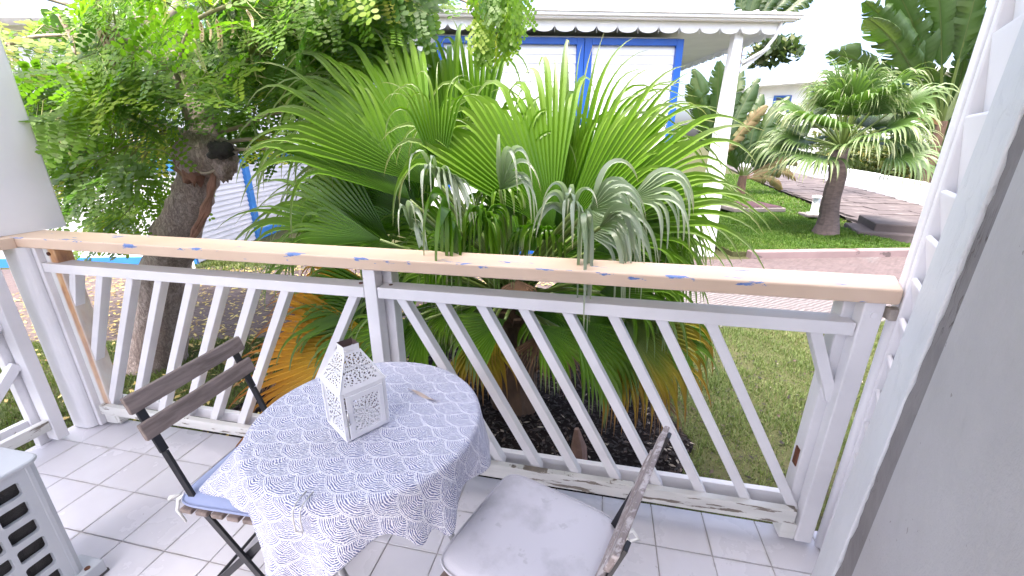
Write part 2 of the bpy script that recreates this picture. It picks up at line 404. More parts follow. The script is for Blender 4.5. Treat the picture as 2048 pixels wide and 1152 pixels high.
SH = thing('louvre_shutter', tuple(W0+WD*.15), 'white slatted louvre shutter beside the end of the handrail', 'shutter')
wslab(.128,.160,-.075,-.024,.0,2.515).build('inner_stile', WHITE_CLEAN, SH, bevel=.006)
wslab(.164,.240,-.085,-.019,.0,2.515).build('outer_stile', WHITE_CLEAN, SH, bevel=.004)
wslab(-.10,.127,-.075,-.045,.0,.10).build('bottom_board', WORN, SH, bevel=.003)
zz = .10; k = 0
while zz < 2.4:
    hgt = .123 if zz < 1.29 else .185
    vs = []
    for s_ in (-.42,.127):
        for (nn, zc) in ((-.070,zz-.012),(-.058,zz-.018),(-.026,zz+hgt-.010),(-.038,zz+hgt-.004)):
            vs.append(wpt(s_, nn, zc))
    MB().add(vs, [(3,2,1,0),(4,5,6,7),(1,5,4,0),(2,6,5,1),(3,7,6,2),(0,4,7,3)]).build('louvre_slat', WHITE_CLEAN if k > 3 else WHITE, SH, bevel=.004)
    zz += hgt; k += 1
wslab(-.45,.16,-.12,-.10,.0,2.515).build('backing_panel', WHITE_CLEAN, SH)
BP = (3.398,.118)
MB().tube([(BP[0],BP[1],.012),(BP[0],BP[1],.935)], .015, 12).build('drop_bolt', WHITE_CLEAN, SH, smooth=True)
MB().box(BP[0]-.02,BP[0]+.02,BP[1]-.016,BP[1]+.02,.936,.972).build('bolt_keeper', simple('worn_steel',(.45,.40,.36),.4,.3,20,metal=.5), SH, bevel=.003)

# ------------------------------------------------------------------ air conditioner (left foreground)
ac = thing('air_conditioner', (.6,-.9,0), 'white outdoor air conditioning unit with dark grille openings on the tiled floor', 'air conditioner')
ACW = simple('grey_white_enamel', (.45,.475,.51), .35, .06, 3, .04, 90)
ACD = simple('dark_fin_coil', (.018,.016,.016), .6, .5, 30, .5, 300)
x1 = .86; ya, yb = -1.30, -.573
fr = MB()      # grille face with openings: build as strips
cells_y = [(-.597-.0665*1.0*k-.0135*k, -.597-.0665*(k+1)-.0135*k) for k in range(9)]
cells_z = [(.437-.0703*k, .485-.0703*k) for k in range(6)]
ze = sorted([.06,.522]+[a for c in cells_z for a in c]); yes = sorted([ya,yb]+[a for c in cells_y for a in c])
def is_cell(y, z): return any(b < y < a for a, b in cells_y) and any(a < z < b for a, b in cells_z)
for i in range(len(yes)-1):
    for j in range(len(ze)-1):
        y0, y1, z0, z1 = yes[i], yes[i+1], ze[j], ze[j+1]
        if not is_cell((y0+y1)/2, (z0+z1)/2): fr.add([(x1,y0,z0),(x1,y1,z0),(x1,y1,z1),(x1,y0,z1)], [(0,1,2,3)])
        else:
            # rounded opening: ring of corner fillets plus reveal
            r = .009; cy, cz = (y0+y1)/2, (z0+z1)/2
            inner = [(p[0],p[1]) for p in rr(cy, cz, (y1-y0)/2, (z1-z0)/2, r, 4)]
            outer = []
            cs = [(y1,z1),(y0,z1),(y0,z0),(y1,z0)]
            for q in range(4): outer += [cs[q]]*5
            n = len(inner)
            fr.add([(x1,a,b) for a, b in inner]+[(x1,a,b) for a, b in outer]+[(x1-.014,a,b) for a, b in inner],
                   [(k,(k+1)%n,n+(k+1)%n,n+k) for k in range(n)]+[((k+1)%n,k,2*n+k,2*n+(k+1)%n) for k in range(n)])
gm = fr.build('grille', ACW, ac)
MB().box(x1-.06,x1-.016,ya+.02,yb-.01,.065,.515).build('coil', ACD, ac)
pl = [(x1+.001,yb+.001),(x1+.001,yb+.012),(x1-.006,yb+.026),(x1-.02,yb+.03),(x1-.30,yb+.03),(x1-.30,ya),(x1-.065,ya),(x1-.065,yb-.008),(x1-.012,yb-.008)]
MB().prism(pl, .06, .518).build('casing', ACW, ac, bevel=.002)
MB().prism(rr(x1-.146,(ya+yb)/2+.012,.158,(yb-ya)/2+.03,.035,6), .5195, .533).build('lid', ACW, ac, bevel=.006)
MB().tube([(x1+.0125,-.66,.532),(x1+.016,-.66,.532)], .007, 10).build('screw', RUST, ac)
for (fx) in (x1-.02,):
    MB().box(fx-.06,fx+.045,-.60,-.505,.012,.062).build('mounting_foot', ACW, ac, bevel=.006)
    MB().tube([(fx+.03,-.545,.06),(fx+.03,-.545,.066)], .008, 10).build('anchor_bolt', RUST, ac)
MB().box(x1-.29,x1+.02,-.60,-.50,.0,.0115).build('rubber_pad', simple('dark_rubber',(.1,.09,.09),.8), ac)
MB().box(x1-.08,x1+.02,-1.28,-1.18,.0,.06).build('mounting_foot', ACW, ac, bevel=.006)

# ------------------------------------------------------------------ folding chairs and cushions
WOOD = None
def wood_mat():
    n = N('weathered_brown_wood'); co = n.coord(scale=(9,1.2,9))
    g = n.noise(co, 7, 6, .6, .6)
    c = n.ramp(g, [(.25,(.10,.075,.066)),(.5,(.19,.148,.132)),(.75,(.28,.225,.205))])
    wp = n.ramp(n.noise(n.coord(), 22, 5, .7), [(.62,0),(.72,1)])
    n.col(n.mix(n.math('MULTIPLY', wp, .35), c, (.36,.31,.29))); n.set(Roughness=.62); n.bump(g, .25, .003); return n.m
def wood_worn_mat():
    n = N('scuffed_grey_wood'); co = n.coord(scale=(9,1.2,9)); g = n.noise(co, 7, 6, .6, .6)
    c = n.ramp(g, [(.25,(.16,.125,.12)),(.75,(.30,.25,.24))])
    wp = n.ramp(n.noise(n.coord(scale=(1,.7,1)), 38, 6, .7), [(.5,0),(.58,1)])
    n.col(n.mix(n.math('MULTIPLY', wp, .6), c, (.62,.57,.57))); n.set(Roughness=.55); n.bump(g, .3, .003); return n.m
WOOD = wood_mat(); WOODW = wood_worn_mat()
BLACK = simple('black_steel', (.012,.012,.016), .38, .2, 10)
def chair(loc, rz, label, back_mat):
    t = thing('folding_chair', loc, label, 'chair', rz=rz)
    B = lambda mb, nm, mt, bv=.003: mb.build(nm, mt, t, bevel=bv, local=True)
    for k in range(7):
        x = -.155+.0515*k
        B(MB().box(x-.019,x+.019,-.195,.195,.428,.443), 'seat_slat', WOOD)
    def bx(z): return -.145-(z-.44)*.30         # the back bar's lean
    for z0, z1 in ((.755,.803),(.675,.723)):
        m = MB().add([(bx(z0)+.016,-.195,z0),(bx(z0)+.004,-.195,z0),(bx(z0)+.004,.195,z0),(bx(z0)+.016,.195,z0),
                      (bx(z1)+.016,-.195,z1),(bx(z1)+.004,-.195,z1),(bx(z1)+.004,.195,z1),(bx(z1)+.016,.195,z1)],
                     [(0,1,2,3),(7,6,5,4),(0,4,5,1),(1,5,6,2),(2,6,7,3),(3,7,4,0)])
        B(m, 'back_slat', back_mat)
    for s in (-1,1):
        y = s*.165
        B(MB().bar((bx(.80)-.001,y,.80),(bx(.62)-.001,y,.62),.022,.008,(1,0,0)), 'back_upright', BLACK, .001)
        B(MB().bar((bx(.62)-.001,y,.62),(-.143,y,.435),.009,.021,(1,0,0)), 'back_upright', BLACK, .001)
        B(MB().bar((-.145,y,.44),(.11,y,.006),.009,.022,(1,0,0)), 'front_leg', BLACK, .001)
        y2 = s*.152
        B(MB().bar((.145,y2,.424),(-.26,y2,.006),.009,.022,(1,0,0)), 'rear_leg', BLACK, .001)
        B(MB().bar((-.165,y2,.421),(.165,y2,.421),.010,.014), 'seat_rail', BLACK, .001)
    B(MB().tube([(.10,-.165,.02),(.10,.165,.02)], .006, 8), 'foot_bar', BLACK, 0)
    B(MB().tube([(-.25,-.152,.02),(-.25,.152,.02)], .006, 8), 'foot_bar', BLACK, 0)
    B(MB().tube([(-.02,-.17,.235),(-.02,.17,.235)], .005, 8), 'pivot_bar', BLACK, 0)
    return t
chairL = chair((1.545,-.35,0), math.radians(1.5), 'folding chair with brown slats and a blue cushion between air conditioner and table', WOOD)
chairR = chair((2.405,-.470,0), math.radians(160.6), 'folding chair with scuffed grey back slats and a stained pale cushion', WOODW)
def cushion_mesh(name, mat, h=.185, th=.036, seed=0):
    n = 40; e = 7.5; V = []; F = []
    def P(i, j):
        x, y = -1+2*i/n, -1+2*j/n; mx = max(abs(x), abs(y))
        if mx == 0: return 0., 0., 0.
        a = math.atan2(y, x); c, s_ = math.cos(a), math.sin(a)
        k = (abs(c)**e+abs(s_)**e)**(-1/e)*max(abs(c),abs(s_))      # square -> rounded square
        k = 1+(k-1)*mx**2; return x*k*h, y*k*h, mx
    for i in range(n+1):
        for j in range(n+1):
            x, y, mx = P(i, j)
            z = .012+(th-.012)*max(0,1-mx**7)**.55+.0016*math.sin(x*31+seed)*math.cos(y*27+seed*2)*(1-mx**2)
            V.append((x, y, z))
    F = [(i*(n+1)+j,(i+1)*(n+1)+j,(i+1)*(n+1)+j+1,i*(n+1)+j+1) for i in range(n) for j in range(n)]
    m = MB(); m.add(V, F)
    ring = [P(i,0) for i in range(n)]+[P(n,j) for j in range(n)]+[P(n-i,n) for i in range(n)]+[P(0,n-j) for j in range(n)]
    L = len(ring); R_ = [[(p[0]*q,p[1]*q,z) for p in ring] for q, z in ((1.0,.012),(1.018,.0165),(1.026,.011),(1.018,.0055),(1.0,.004),(.97,.0))]
    m.add([p for r in R_ for p in r], [((i+1)*L+k,(i+1)*L+(k+1)%L,i*L+(k+1)%L,i*L+k) for i in range(5) for k in range(L)]+[tuple(range(5*L,6*L))[::-1]])
    return m.mesh(name, mat, True)
def fabric(name, c, stain):
    n = N(name); co = n.coord()
    st = n.ramp(n.noise(n.coord(scale=(1,1,.2)), 9, 6, .6), [(.5,0),(.72,stain)])
    sp = n.ramp(n.noise(co, 24, 3), [(.66,0),(.7,stain)])
    n.col(n.mix(n.math('MAXIMUM', st, n.math('MULTIPLY', sp, .6)), c, [x*.55 for x in c])); n.set(Roughness=.85)
    n.p.inputs['Sheen Weight'].default_value = .15
    n.bump(n.noise(co, 320, 2), .12, .002); return n.m
FB1 = fabric('blue_lavender_fabric', (.25,.295,.46), .15); FB2 = fabric('stained_pale_fabric', (.49,.485,.54), .6)
cl = place('seat_cushion', cushion_mesh('seat_cushion', FB1, .185, .036, 1), None, (1.532,-.35,.4445), (0,math.radians(-1.2),math.radians(1.5)))
tag(cl, 'blue lavender seat cushion half under the patterned tablecloth', 'cushion')
cr_ = place('seat_cushion', cushion_mesh('seat_cushion', FB2, .180, .034, 2), None, (2.392,-.452,.4435), (0,0,math.radians(160.6)))
tag(cr_, 'pale grey seat cushion with dark stains', 'cushion')
TIE = simple('white_tape', (.7,.7,.68), .8)
for o, sgn in ((cl,-1),(cr_,-1)):
    for s in (-1,1):
        y = s*.15
        MB().tube([(-.178,y,.012),(-.20,y+s*.012,.0),(-.207,y+s*.02,-.035),(-.195,y+s*.016,-.085)], [.005,.006,.005,.003], 5).build('tie', TIE, o, True, local=True)
        MB().tube([(-.20,y,.006),(-.215,y+s*.02,.012),(-.232,y+s*.014,-.002),(-.215,y,-.006)], [.004,.006,.006,.004], 5).build('tie', TIE, o, True, local=True)

# ------------------------------------------------------------------ table, cloth, lantern
TC = np.array([1.91,-.375]); TR = .30; TZ = .718
tbl = thing('bistro_table', (TC[0],TC[1],0), 'round metal bistro table hidden under the wave patterned tablecloth', 'table')
GREY = simple('grey_steel', (.36,.37,.38), .35, .08, 8, metal=.5)
circ = [(TR*.985*math.cos(2*math.pi*k/64), TR*.985*math.sin(2*math.pi*k/64)) for k in range(64)]
MB().prism(circ, TZ-.022, TZ-.003).build('table_top', GREY, tbl, local=True)
ra = math.radians(-20)
def rp(x, y, z): return (x*math.cos(ra)-y*math.sin(ra), x*math.sin(ra)+y*math.cos(ra), z)
for s in (-1,1):
    MB().tube([rp(-.22,s*.17,TZ-.03), rp(.24,s*.17,.008)], .0105, 10).build('leg', GREY, tbl, True, local=True)
    MB().tube([rp(.22,s*.15,TZ-.03), rp(-.24,s*.15,.008)], .0105, 10).build('leg', GREY, tbl, True, local=True)
MB().tube([rp(.23,-.17,.03), rp(.23,.17,.03)], .009, 8).build('foot_bar', GREY, tbl, True, local=True)
MB().tube([rp(-.23,-.15,.03), rp(-.23,.15,.03)], .009, 8).build('foot_bar', GREY, tbl, True, local=True)

def cloth_mat():
    n = N('blue_wave_print_cotton')
    uv = n.n('ShaderNodeUVMap'); mp = n.n('ShaderNodeMapping'); Rr = .061
    mp.inputs['Rotation'].default_value = (0,0,math.radians(13)); mp.inputs['Scale'].default_value = (1/Rr,1/Rr,1)
    n.l(uv.outputs[0], mp.inputs[0])
    wob = n.noise(mp.outputs[0], 1.2, 3); wob2 = n.noise(mp.outputs[0], 1.6, 2)
    x, y, z = n.sep(mp.outputs[0])
    x = n.math('ADD', x, n.math('MULTIPLY', n.math('SUBTRACT', wob, .5), .30)); y = n.math('ADD', y, n.math('MULTIPLY', n.math('SUBTRACT', wob2, .5), .30))
    h = .5
    jb_ = n.math('CEIL', n.math('DIVIDE', y, h))
    res = None
    # rows further up lie over the nearer ones; test from low priority to high
    for k in (0,1,2):
        j = n.math('ADD', jb_, float(k)); vc = n.math('MULTIPLY', j, h)
        par = n.math('FLOORED_MODULO', j, 2.0)
        xs = n.math('SUBTRACT', x, par); xm = n.math('SUBTRACT', xs, n.math('MULTIPLY', n.math('ROUND', n.math('DIVIDE', xs, 2.0)), 2.0))
        dy = n.math('SUBTRACT', y, vc)
        d = n.math('SQRT', n.math('ADD', n.math('MULTIPLY', xm, xm), n.math('MULTIPLY', dy, dy)))
        ins = n.math('LESS_THAN', d, 1.0)
        if res is None: res = d
        else:
            res = n.math('ADD', n.math('MULTIPLY', ins, d), n.math('MULTIPLY', n.math('SUBTRACT', 1.0, ins), res))
    dd = n.math('ADD', res, n.math('MULTIPLY', n.math('SUBTRACT', n.noise(mp.outputs[0], 9, 2), .5), .035))
    fr_ = n.math('FRACT', n.math('MULTIPLY', dd, 13.0))
    band = n.math('GREATER_THAN', fr_, n.math('ADD', .24, n.math('MULTIPLY', n.noise(mp.outputs[0], 3, 2), .30)))
    rim = n.math('LESS_THAN', res, .972)
    brk = n.math('LESS_THAN', n.noise(mp.outputs[0], 17, 3), .585)
    ink = n.math('MULTIPLY', n.math('MULTIPLY', band, rim), brk)
    inkc = n.ramp(n.noise(mp.outputs[0], 6, 4), [(.3,(.022,.030,.14)),(.75,(.11,.14,.36))])
    n.col(n.mix(n.math('MULTIPLY', ink, .93), (.76,.76,.80), inkc)); n.set(Roughness=.85); n.p.inputs['Sheen Weight'].default_value = .1
    n.bump(n.noise(uv.outputs[0], 900, 2), .08, .001)
    return n.m
def cloth():
    tabth = [-180,-160,-150,-138,-125,-114,-106,-99,-93,-82,-70,-56,-49,-43,-37,-31,-24,-10,10,30,60,90,130,160,180]
    tabd =  [.11,.145,.20,.16,.10,.075,.18,.33,.26,.175,.13,.095,.115,.165,.13,.185,.12,.12,.13,.125,.11,.10,.095,.10,.11]
    nth = 360; nr = 26; nd = 26
    ths = np.linspace(-180,180,nth,endpoint=False)
    dr = np.interp(ths, tabth, tabd)
    ker = np.ones(5)/5; dr = np.convolve(np.r_[dr[-2:],dr,dr[:2]], ker, 'valid')
    V = []; UV = []
    for i, th in enumerate(ths):
        a = math.radians(th); c, s = math.cos(a), math.sin(a)
        fold = .5*math.sin(math.radians(th)*9+.6)+.35*math.sin(math.radians(th)*15+1.9)+.3*math.sin(math.radians(th)*5+.4)
        for k in range(nr):
            r = TR*k/(nr-1); zz = TZ+.0012*math.sin(c*r*38+2)*math.cos(s*r*31)+.0016*max(0,1-abs(c*r*.9+s*r*.43+.02)/.012)+.0014*max(0,1-abs(-c*r*.43+s*r*.9-.03)/.012)
            V.append((TC[0]+r*c, TC[1]+r*s, zz)); UV.append((r*c, r*s))
        for k in range(1, nd+1):
            q = k/nd; L = dr[i]*q
            bend = .02                                  # rounded over the rim
            if L < bend:
                an = L/bend*math.pi/2; ro = TR+bend*2/math.pi*math.sin(an); z = TZ-bend*2/math.pi*(1-math.cos(an))
            else:
                ro = TR+bend*2/math.pi; z = TZ-bend*2/math.pi-(L-bend)
            hang = max(0, L-bend)
            flare = .16*hang+(.55*max(0,dr[i]-.13))*hang*1.2
            ro += flare+fold*.17*min(hang,.16)*(1.15 if dr[i] > .1 else .8)
            if -172 < th < -118:                        # this corner lies out over the chair's cushion
                kk = math.sin((th+172)/54*math.pi); ro += kk*.34*hang; z += kk*.42*hang
            V.append((TC[0]+ro*c, TC[1]+ro*s, z)); UV.append(((TR+L)*c, (TR+L)*s))
    M_ = nr+nd
    F = []
    for i in range(nth):
        j = (i+1) % nth
        for k in range(M_-1):
            F.append((i*M_+k, i*M_+k+1, j*M_+k+1, j*M_+k))
    F = np.array(F); V = np.array(V)
    me = npmesh('tablecloth', V-np.array([TC[0],TC[1],TZ]), F, cloth_mat(), True)
    ul = me.uv_layers.new(name='UVMap'); UV = np.array(UV)
    ul.data.foreach_set('uv', UV[F.ravel()].astype(np.float32).ravel())
    o = place('tablecloth', me, None, (TC[0],TC[1],TZ)); sd = o.modifiers.new('thickness','SOLIDIFY'); sd.thickness = .0012; sd.offset = 1
    tag(o, 'white tablecloth printed with blue overlapping wave arcs draped over the round table', 'tablecloth')
cloth()
# small steel tablecloth clip at the front rim
a = math.radians(-86); cx, cy = TC[0]+math.cos(a)*(TR+.014), TC[1]+math.sin(a)*(TR+.014)
clip = thing('tablecloth_clip', (cx,cy,TZ), 'bent shiny metal clip gripping the rim of the patterned tablecloth', 'clip')
STEEL = simple('bright_steel', (.62,.61,.6), .3, .1, 10, metal=.8)
tx, ty = -math.sin(a), math.cos(a); ox, oy = math.cos(a), math.sin(a)
loop = [(.0,-.035,.006),(.0,.0,.010),(.0,.014,.002),(.0,.018,-.02),(.0,.017,-.045),(.004,.014,-.052)]
for s in (-1,1):
    MB().tube([(cx+tx*s*.008+ox*p[1], cy+ty*s*.008+oy*p[1], TZ+p[2]) for p in loop], [.002]*5+[.001], 6).build('spring_wire', STEEL, clip, True)
MB().bar((cx+ox*.019-tx*.008,cy+oy*.019-ty*.008,TZ-.05),(cx+ox*.019+tx*.008,cy+oy*.019+ty*.008,TZ-.05),.004,.004).build('tongue', STEEL, clip)

LZ = TZ+.003; LC = np.array([1.8995,-.409]); LA = math.radians(57)
lan = thing('lantern', (LC[0],LC[1],LZ), 'white pierced metal candle lantern with square chimney on the patterned tablecloth', 'lantern', rz=LA)
def lantern_mat(name, holes=True, scale=1.0):
    n = N(name); co = n.coord()
    pc = n.ramp(n.noise(co, 20, 5), [(.3,(.70,.70,.74)),(.7,(.79,.79,.82))])
    ch = n.ramp(n.noise(co, 26, 6, .65), [(.71,0),(.725,1)])
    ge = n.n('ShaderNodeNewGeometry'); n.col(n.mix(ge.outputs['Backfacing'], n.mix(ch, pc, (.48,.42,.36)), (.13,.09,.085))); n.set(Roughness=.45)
    if holes:
        uv = n.n('ShaderNodeUVMap'); x, y, z = n.sep(uv.outputs[0])
        def rosette(cx_, cy_, sc_):
            X = n.math('MULTIPLY', n.math('SUBTRACT', x, cx_), 1/sc_); Y = n.math('MULTIPLY', n.math('SUBTRACT', y, cy_), 1/sc_)
            r = n.math('SQRT', n.math('ADD', n.math('MULTIPLY', X, X), n.math('MULTIPLY', Y, Y))); a_ = n.math('ARCTAN2', Y, X)
            out = n.math('LESS_THAN', r, .075)
            for (r0, wd, k, ph, duty) in ((.20,.045,10,0,.2),(.33,.05,8,.4,.35),(.43,.04,16,0,.1),(.55,.06,12,.9,.25),(.66,.04,24,.3,.1),(.79,.06,14,.2,.2),(.93,.045,26,.5,.15),(1.08,.05,20,.1,.25),(1.22,.05,28,.1,.2)):
                wv = n.math('SINE', n.math('MULTIPLY_ADD', a_, float(k), ph)); rr_ = n.math('ADD', r, n.math('MULTIPLY', wv, .025))
                ring = n.math('LESS_THAN', n.math('ABSOLUTE', n.math('SUBTRACT', rr_, r0)), wd/1.25)
                out = n.math('MAXIMUM', out, n.math('MULTIPLY', ring, n.math('GREATER_THAN', wv, duty)))
            return out
        hz = rosette(.5,.5,.5)
        # plain margin
        ed = n.math('MINIMUM', n.math('MINIMUM', x, n.math('SUBTRACT', 1., x)), n.math('MINIMUM', y, n.math('SUBTRACT', 1., y)))
        hz = n.math('MULTIPLY', hz, n.math('GREATER_THAN', ed, .04))
        tr = n.n('ShaderNodeBsdfTransparent'); mx = n.n('ShaderNodeMixShader')
        n.l(hz, mx.inputs[0]); n.l(n.p.outputs[0], mx.inputs[1]); n.l(tr.outputs[0], mx.inputs[2]); n.l(mx.outputs[0], n.out.inputs[0])
    return n.m
LM = lantern_mat('white_lantern_metal', False); LP = lantern_mat('pierced_white_metal', True)
def uvquad(name, pts, uvs, mat, parent):
    me = bpy.data.meshes.new(name); me.from_pydata(pts, [], [tuple(range(len(pts)))]); me.materials.append(mat)
    u = me.uv_layers.new(name='UVMap')
    for i, q in enumerate(uvs): u.data[i].uv = q
    return place(name, me, parent)
hs = .0605; ez = .139; ct = .020; cz0 = .222; cz1 = .240
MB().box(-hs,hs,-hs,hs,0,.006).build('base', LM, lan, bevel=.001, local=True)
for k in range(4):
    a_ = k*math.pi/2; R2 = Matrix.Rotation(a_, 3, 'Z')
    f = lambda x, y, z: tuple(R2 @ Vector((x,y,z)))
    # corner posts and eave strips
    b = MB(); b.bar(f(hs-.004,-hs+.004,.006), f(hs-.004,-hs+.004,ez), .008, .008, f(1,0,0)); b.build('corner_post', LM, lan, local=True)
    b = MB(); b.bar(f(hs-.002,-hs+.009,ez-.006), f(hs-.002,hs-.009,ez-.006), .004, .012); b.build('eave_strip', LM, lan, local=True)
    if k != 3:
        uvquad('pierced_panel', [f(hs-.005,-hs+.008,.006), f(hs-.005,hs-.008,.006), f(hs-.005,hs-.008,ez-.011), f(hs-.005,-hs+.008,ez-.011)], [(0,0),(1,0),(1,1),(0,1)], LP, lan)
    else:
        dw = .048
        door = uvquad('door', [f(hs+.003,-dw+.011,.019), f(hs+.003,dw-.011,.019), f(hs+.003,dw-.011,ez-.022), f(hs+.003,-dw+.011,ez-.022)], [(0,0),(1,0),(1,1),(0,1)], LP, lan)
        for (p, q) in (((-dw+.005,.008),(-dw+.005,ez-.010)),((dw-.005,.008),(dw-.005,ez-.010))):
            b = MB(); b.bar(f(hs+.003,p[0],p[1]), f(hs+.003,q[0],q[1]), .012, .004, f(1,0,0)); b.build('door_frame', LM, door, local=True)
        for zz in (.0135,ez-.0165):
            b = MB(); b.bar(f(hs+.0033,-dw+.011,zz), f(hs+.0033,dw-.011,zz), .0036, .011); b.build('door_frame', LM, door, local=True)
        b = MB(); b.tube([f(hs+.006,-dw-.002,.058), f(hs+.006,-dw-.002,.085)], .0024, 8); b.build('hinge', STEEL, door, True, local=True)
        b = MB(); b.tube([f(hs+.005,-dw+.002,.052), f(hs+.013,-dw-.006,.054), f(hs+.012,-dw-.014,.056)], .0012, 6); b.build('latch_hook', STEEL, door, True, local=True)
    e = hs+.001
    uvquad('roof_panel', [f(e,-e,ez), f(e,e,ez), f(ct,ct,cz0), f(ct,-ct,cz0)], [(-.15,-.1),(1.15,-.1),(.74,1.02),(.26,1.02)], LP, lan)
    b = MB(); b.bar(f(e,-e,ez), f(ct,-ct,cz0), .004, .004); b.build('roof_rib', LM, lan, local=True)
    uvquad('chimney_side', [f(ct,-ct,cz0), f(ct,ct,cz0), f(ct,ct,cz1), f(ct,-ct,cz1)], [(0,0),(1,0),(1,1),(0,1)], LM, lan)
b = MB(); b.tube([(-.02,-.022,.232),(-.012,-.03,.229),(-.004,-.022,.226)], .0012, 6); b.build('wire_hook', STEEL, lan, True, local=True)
CAND = simple('candle_wax', (.75,.72,.62), .5)
# dry leaf on the cloth
me = MB()
pts = []
for k in range(9):
    q = k/8; wv = .006*math.sin(math.pi*q)+.0004; pts += [(-.06+.13*q, wv, .004*math.sin(q*7)+.003), (-.06+.13*q, -wv, .004*math.sin(q*7+1)+.004)]
me.add(pts, [(2*k,2*k+1,2*k+3,2*k+2) for k in range(8)])
DRY = simple('dry_leaf', (.50,.40,.34), .7, .25, 30)
dl = place('dry_leaf', me.mesh('dry_leaf', DRY), None, (2.02,-.255,TZ+.001), (0,0,-.35)); tag(dl, 'thin dry curled leaf strip beside the lantern', 'leaf')

# ================================================================== OUTDOORS
A15 = math.radians(15.); HU = np.array([math.cos(A15),math.sin(A15),0]); HV = np.array([-math.sin(A15),math.cos(A15),0])
H0 = np.array([4.14,5.17,0])
def hp(a, v, z): p = H0+HU*a+HV*v; return (p[0],p[1],z)
def hbox(a0, a1, v0, v1, z0, z1):
    return MB().add([hp(a0,v0,z0),hp(a1,v0,z0),hp(a1,v1,z0),hp(a0,v1,z0),hp(a0,v0,z1),hp(a1,v0,z1),hp(a1,v1,z1),hp(a0,v1,z1)],
              [(3,2,1,0),(4,5,6,7),(0,1,5,4),(1,2,6,5),(2,3,7,6),(3,0,4,7)])
# ---------------- ground, road, bed, kerb
def ground_mat():
    n = N('lawn_ground'); co = n.coord()
    a = n.noise(co, 1.1, 6, .6); b = n.noise(co, 30, 4)
    g = n.ramp(a, [(.3,(.045,.048,.022)),(.55,(.06,.058,.03)),(.72,(.085,.068,.045))])
    n.col(n.mix(n.math('MULTIPLY', b, .5), g, (.05,.065,.02))); n.set(Roughness=.95); n.p.inputs['Specular IOR Level'].default_value = .1
    n.bump(b, .5, .03); return n.m
gr = MB()
gn = 60
ground = MB().box(-150,150,-60,250,G-.3,G).build('ground', ground_mat()); tag(ground, kind='structure')
def road_mat():
    n = N('old_concrete_road'); co = n.coord()
    a = n.noise(co, .9, 7, .65, .4); b = n.noise(co, 16, 6, .65); big = n.noise(n.coord(scale=(1,1,1)), .5, 3)
    wv2 = n.n('ShaderNodeTexWave', wave_type='BANDS'); wv2.inputs['Scale'].default_value = 7; wv2.inputs['Distortion'].default_value = 4; wv2.inputs['Detail'].default_value = 4
    n.l(n.coord(rot=(0,0,.9)), wv2.inputs[0])
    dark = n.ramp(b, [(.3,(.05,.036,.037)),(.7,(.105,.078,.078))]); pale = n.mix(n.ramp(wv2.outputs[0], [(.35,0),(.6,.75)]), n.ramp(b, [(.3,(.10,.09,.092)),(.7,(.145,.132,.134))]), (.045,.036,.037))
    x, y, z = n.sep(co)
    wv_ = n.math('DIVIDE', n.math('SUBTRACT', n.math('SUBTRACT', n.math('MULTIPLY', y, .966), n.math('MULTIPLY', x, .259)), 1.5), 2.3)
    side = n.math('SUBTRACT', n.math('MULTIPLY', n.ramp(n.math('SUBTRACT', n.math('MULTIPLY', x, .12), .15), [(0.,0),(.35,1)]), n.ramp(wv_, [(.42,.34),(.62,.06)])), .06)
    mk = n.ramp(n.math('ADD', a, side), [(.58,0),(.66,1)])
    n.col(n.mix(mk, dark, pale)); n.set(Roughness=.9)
    wv = n.n('ShaderNodeTexWave', wave_type='BANDS'); wv.inputs['Scale'].default_value = 6; wv.inputs['Distortion'].default_value = 3
    n.l(n.coord(rot=(0,0,.6)), wv.inputs[0])
    n.bump(n.math('ADD', n.math('MULTIPLY', wv.outputs[0], .5), b), .5, .015); return n.m
road = hbox(-14,7.5,-2.42,-.12,G-.1,G+.004).build('road', road_mat()); tag(road, kind='structure')
def soil_mat():
    n = N('dark_mulch'); co = n.coord(); b = n.noise(co, 40, 6, .7); a = n.noise(co, 6, 5)
    n.col(n.ramp(b, [(.3,(.006,.005,.005)),(.6,(.014,.010,.010)),(.8,(.05,.035,.03))])); n.set(Roughness=1); n.p.inputs['Specular IOR Level'].default_value = .1
    n.bump(n.math('ADD', a, b), 1., .03); return n.m
bed_poly = [(.35,.21),(2.55,.21),(2.95,.45),(3.1,.8),(2.9,1.3),(2.4,1.65),(1.6,1.75),(.9,1.55),(.35,1.0)]
bed = MB().prism(bed_poly, G-.05, G+.02).build('planting_bed', soil_mat()); tag(bed, kind='structure')
KERB = chipped('pink_grey_concrete', (.20,.145,.145), (.10,.075,.075), .60, 3, (1,1,1), .9, .3)
kerb = hbox(.55,4.0,-.12,.02,G-.1,G+.11).build('kerb', KERB, bevel=.015); tag(kerb, kind='structure')
# raised lawn behind the kerb
lawn2 = hbox(.35,3.45,.02,3.5,G-.1,G+.07).build('raised_lawn', bpy.data.materials['lawn_ground']); tag(lawn2, kind='structure')

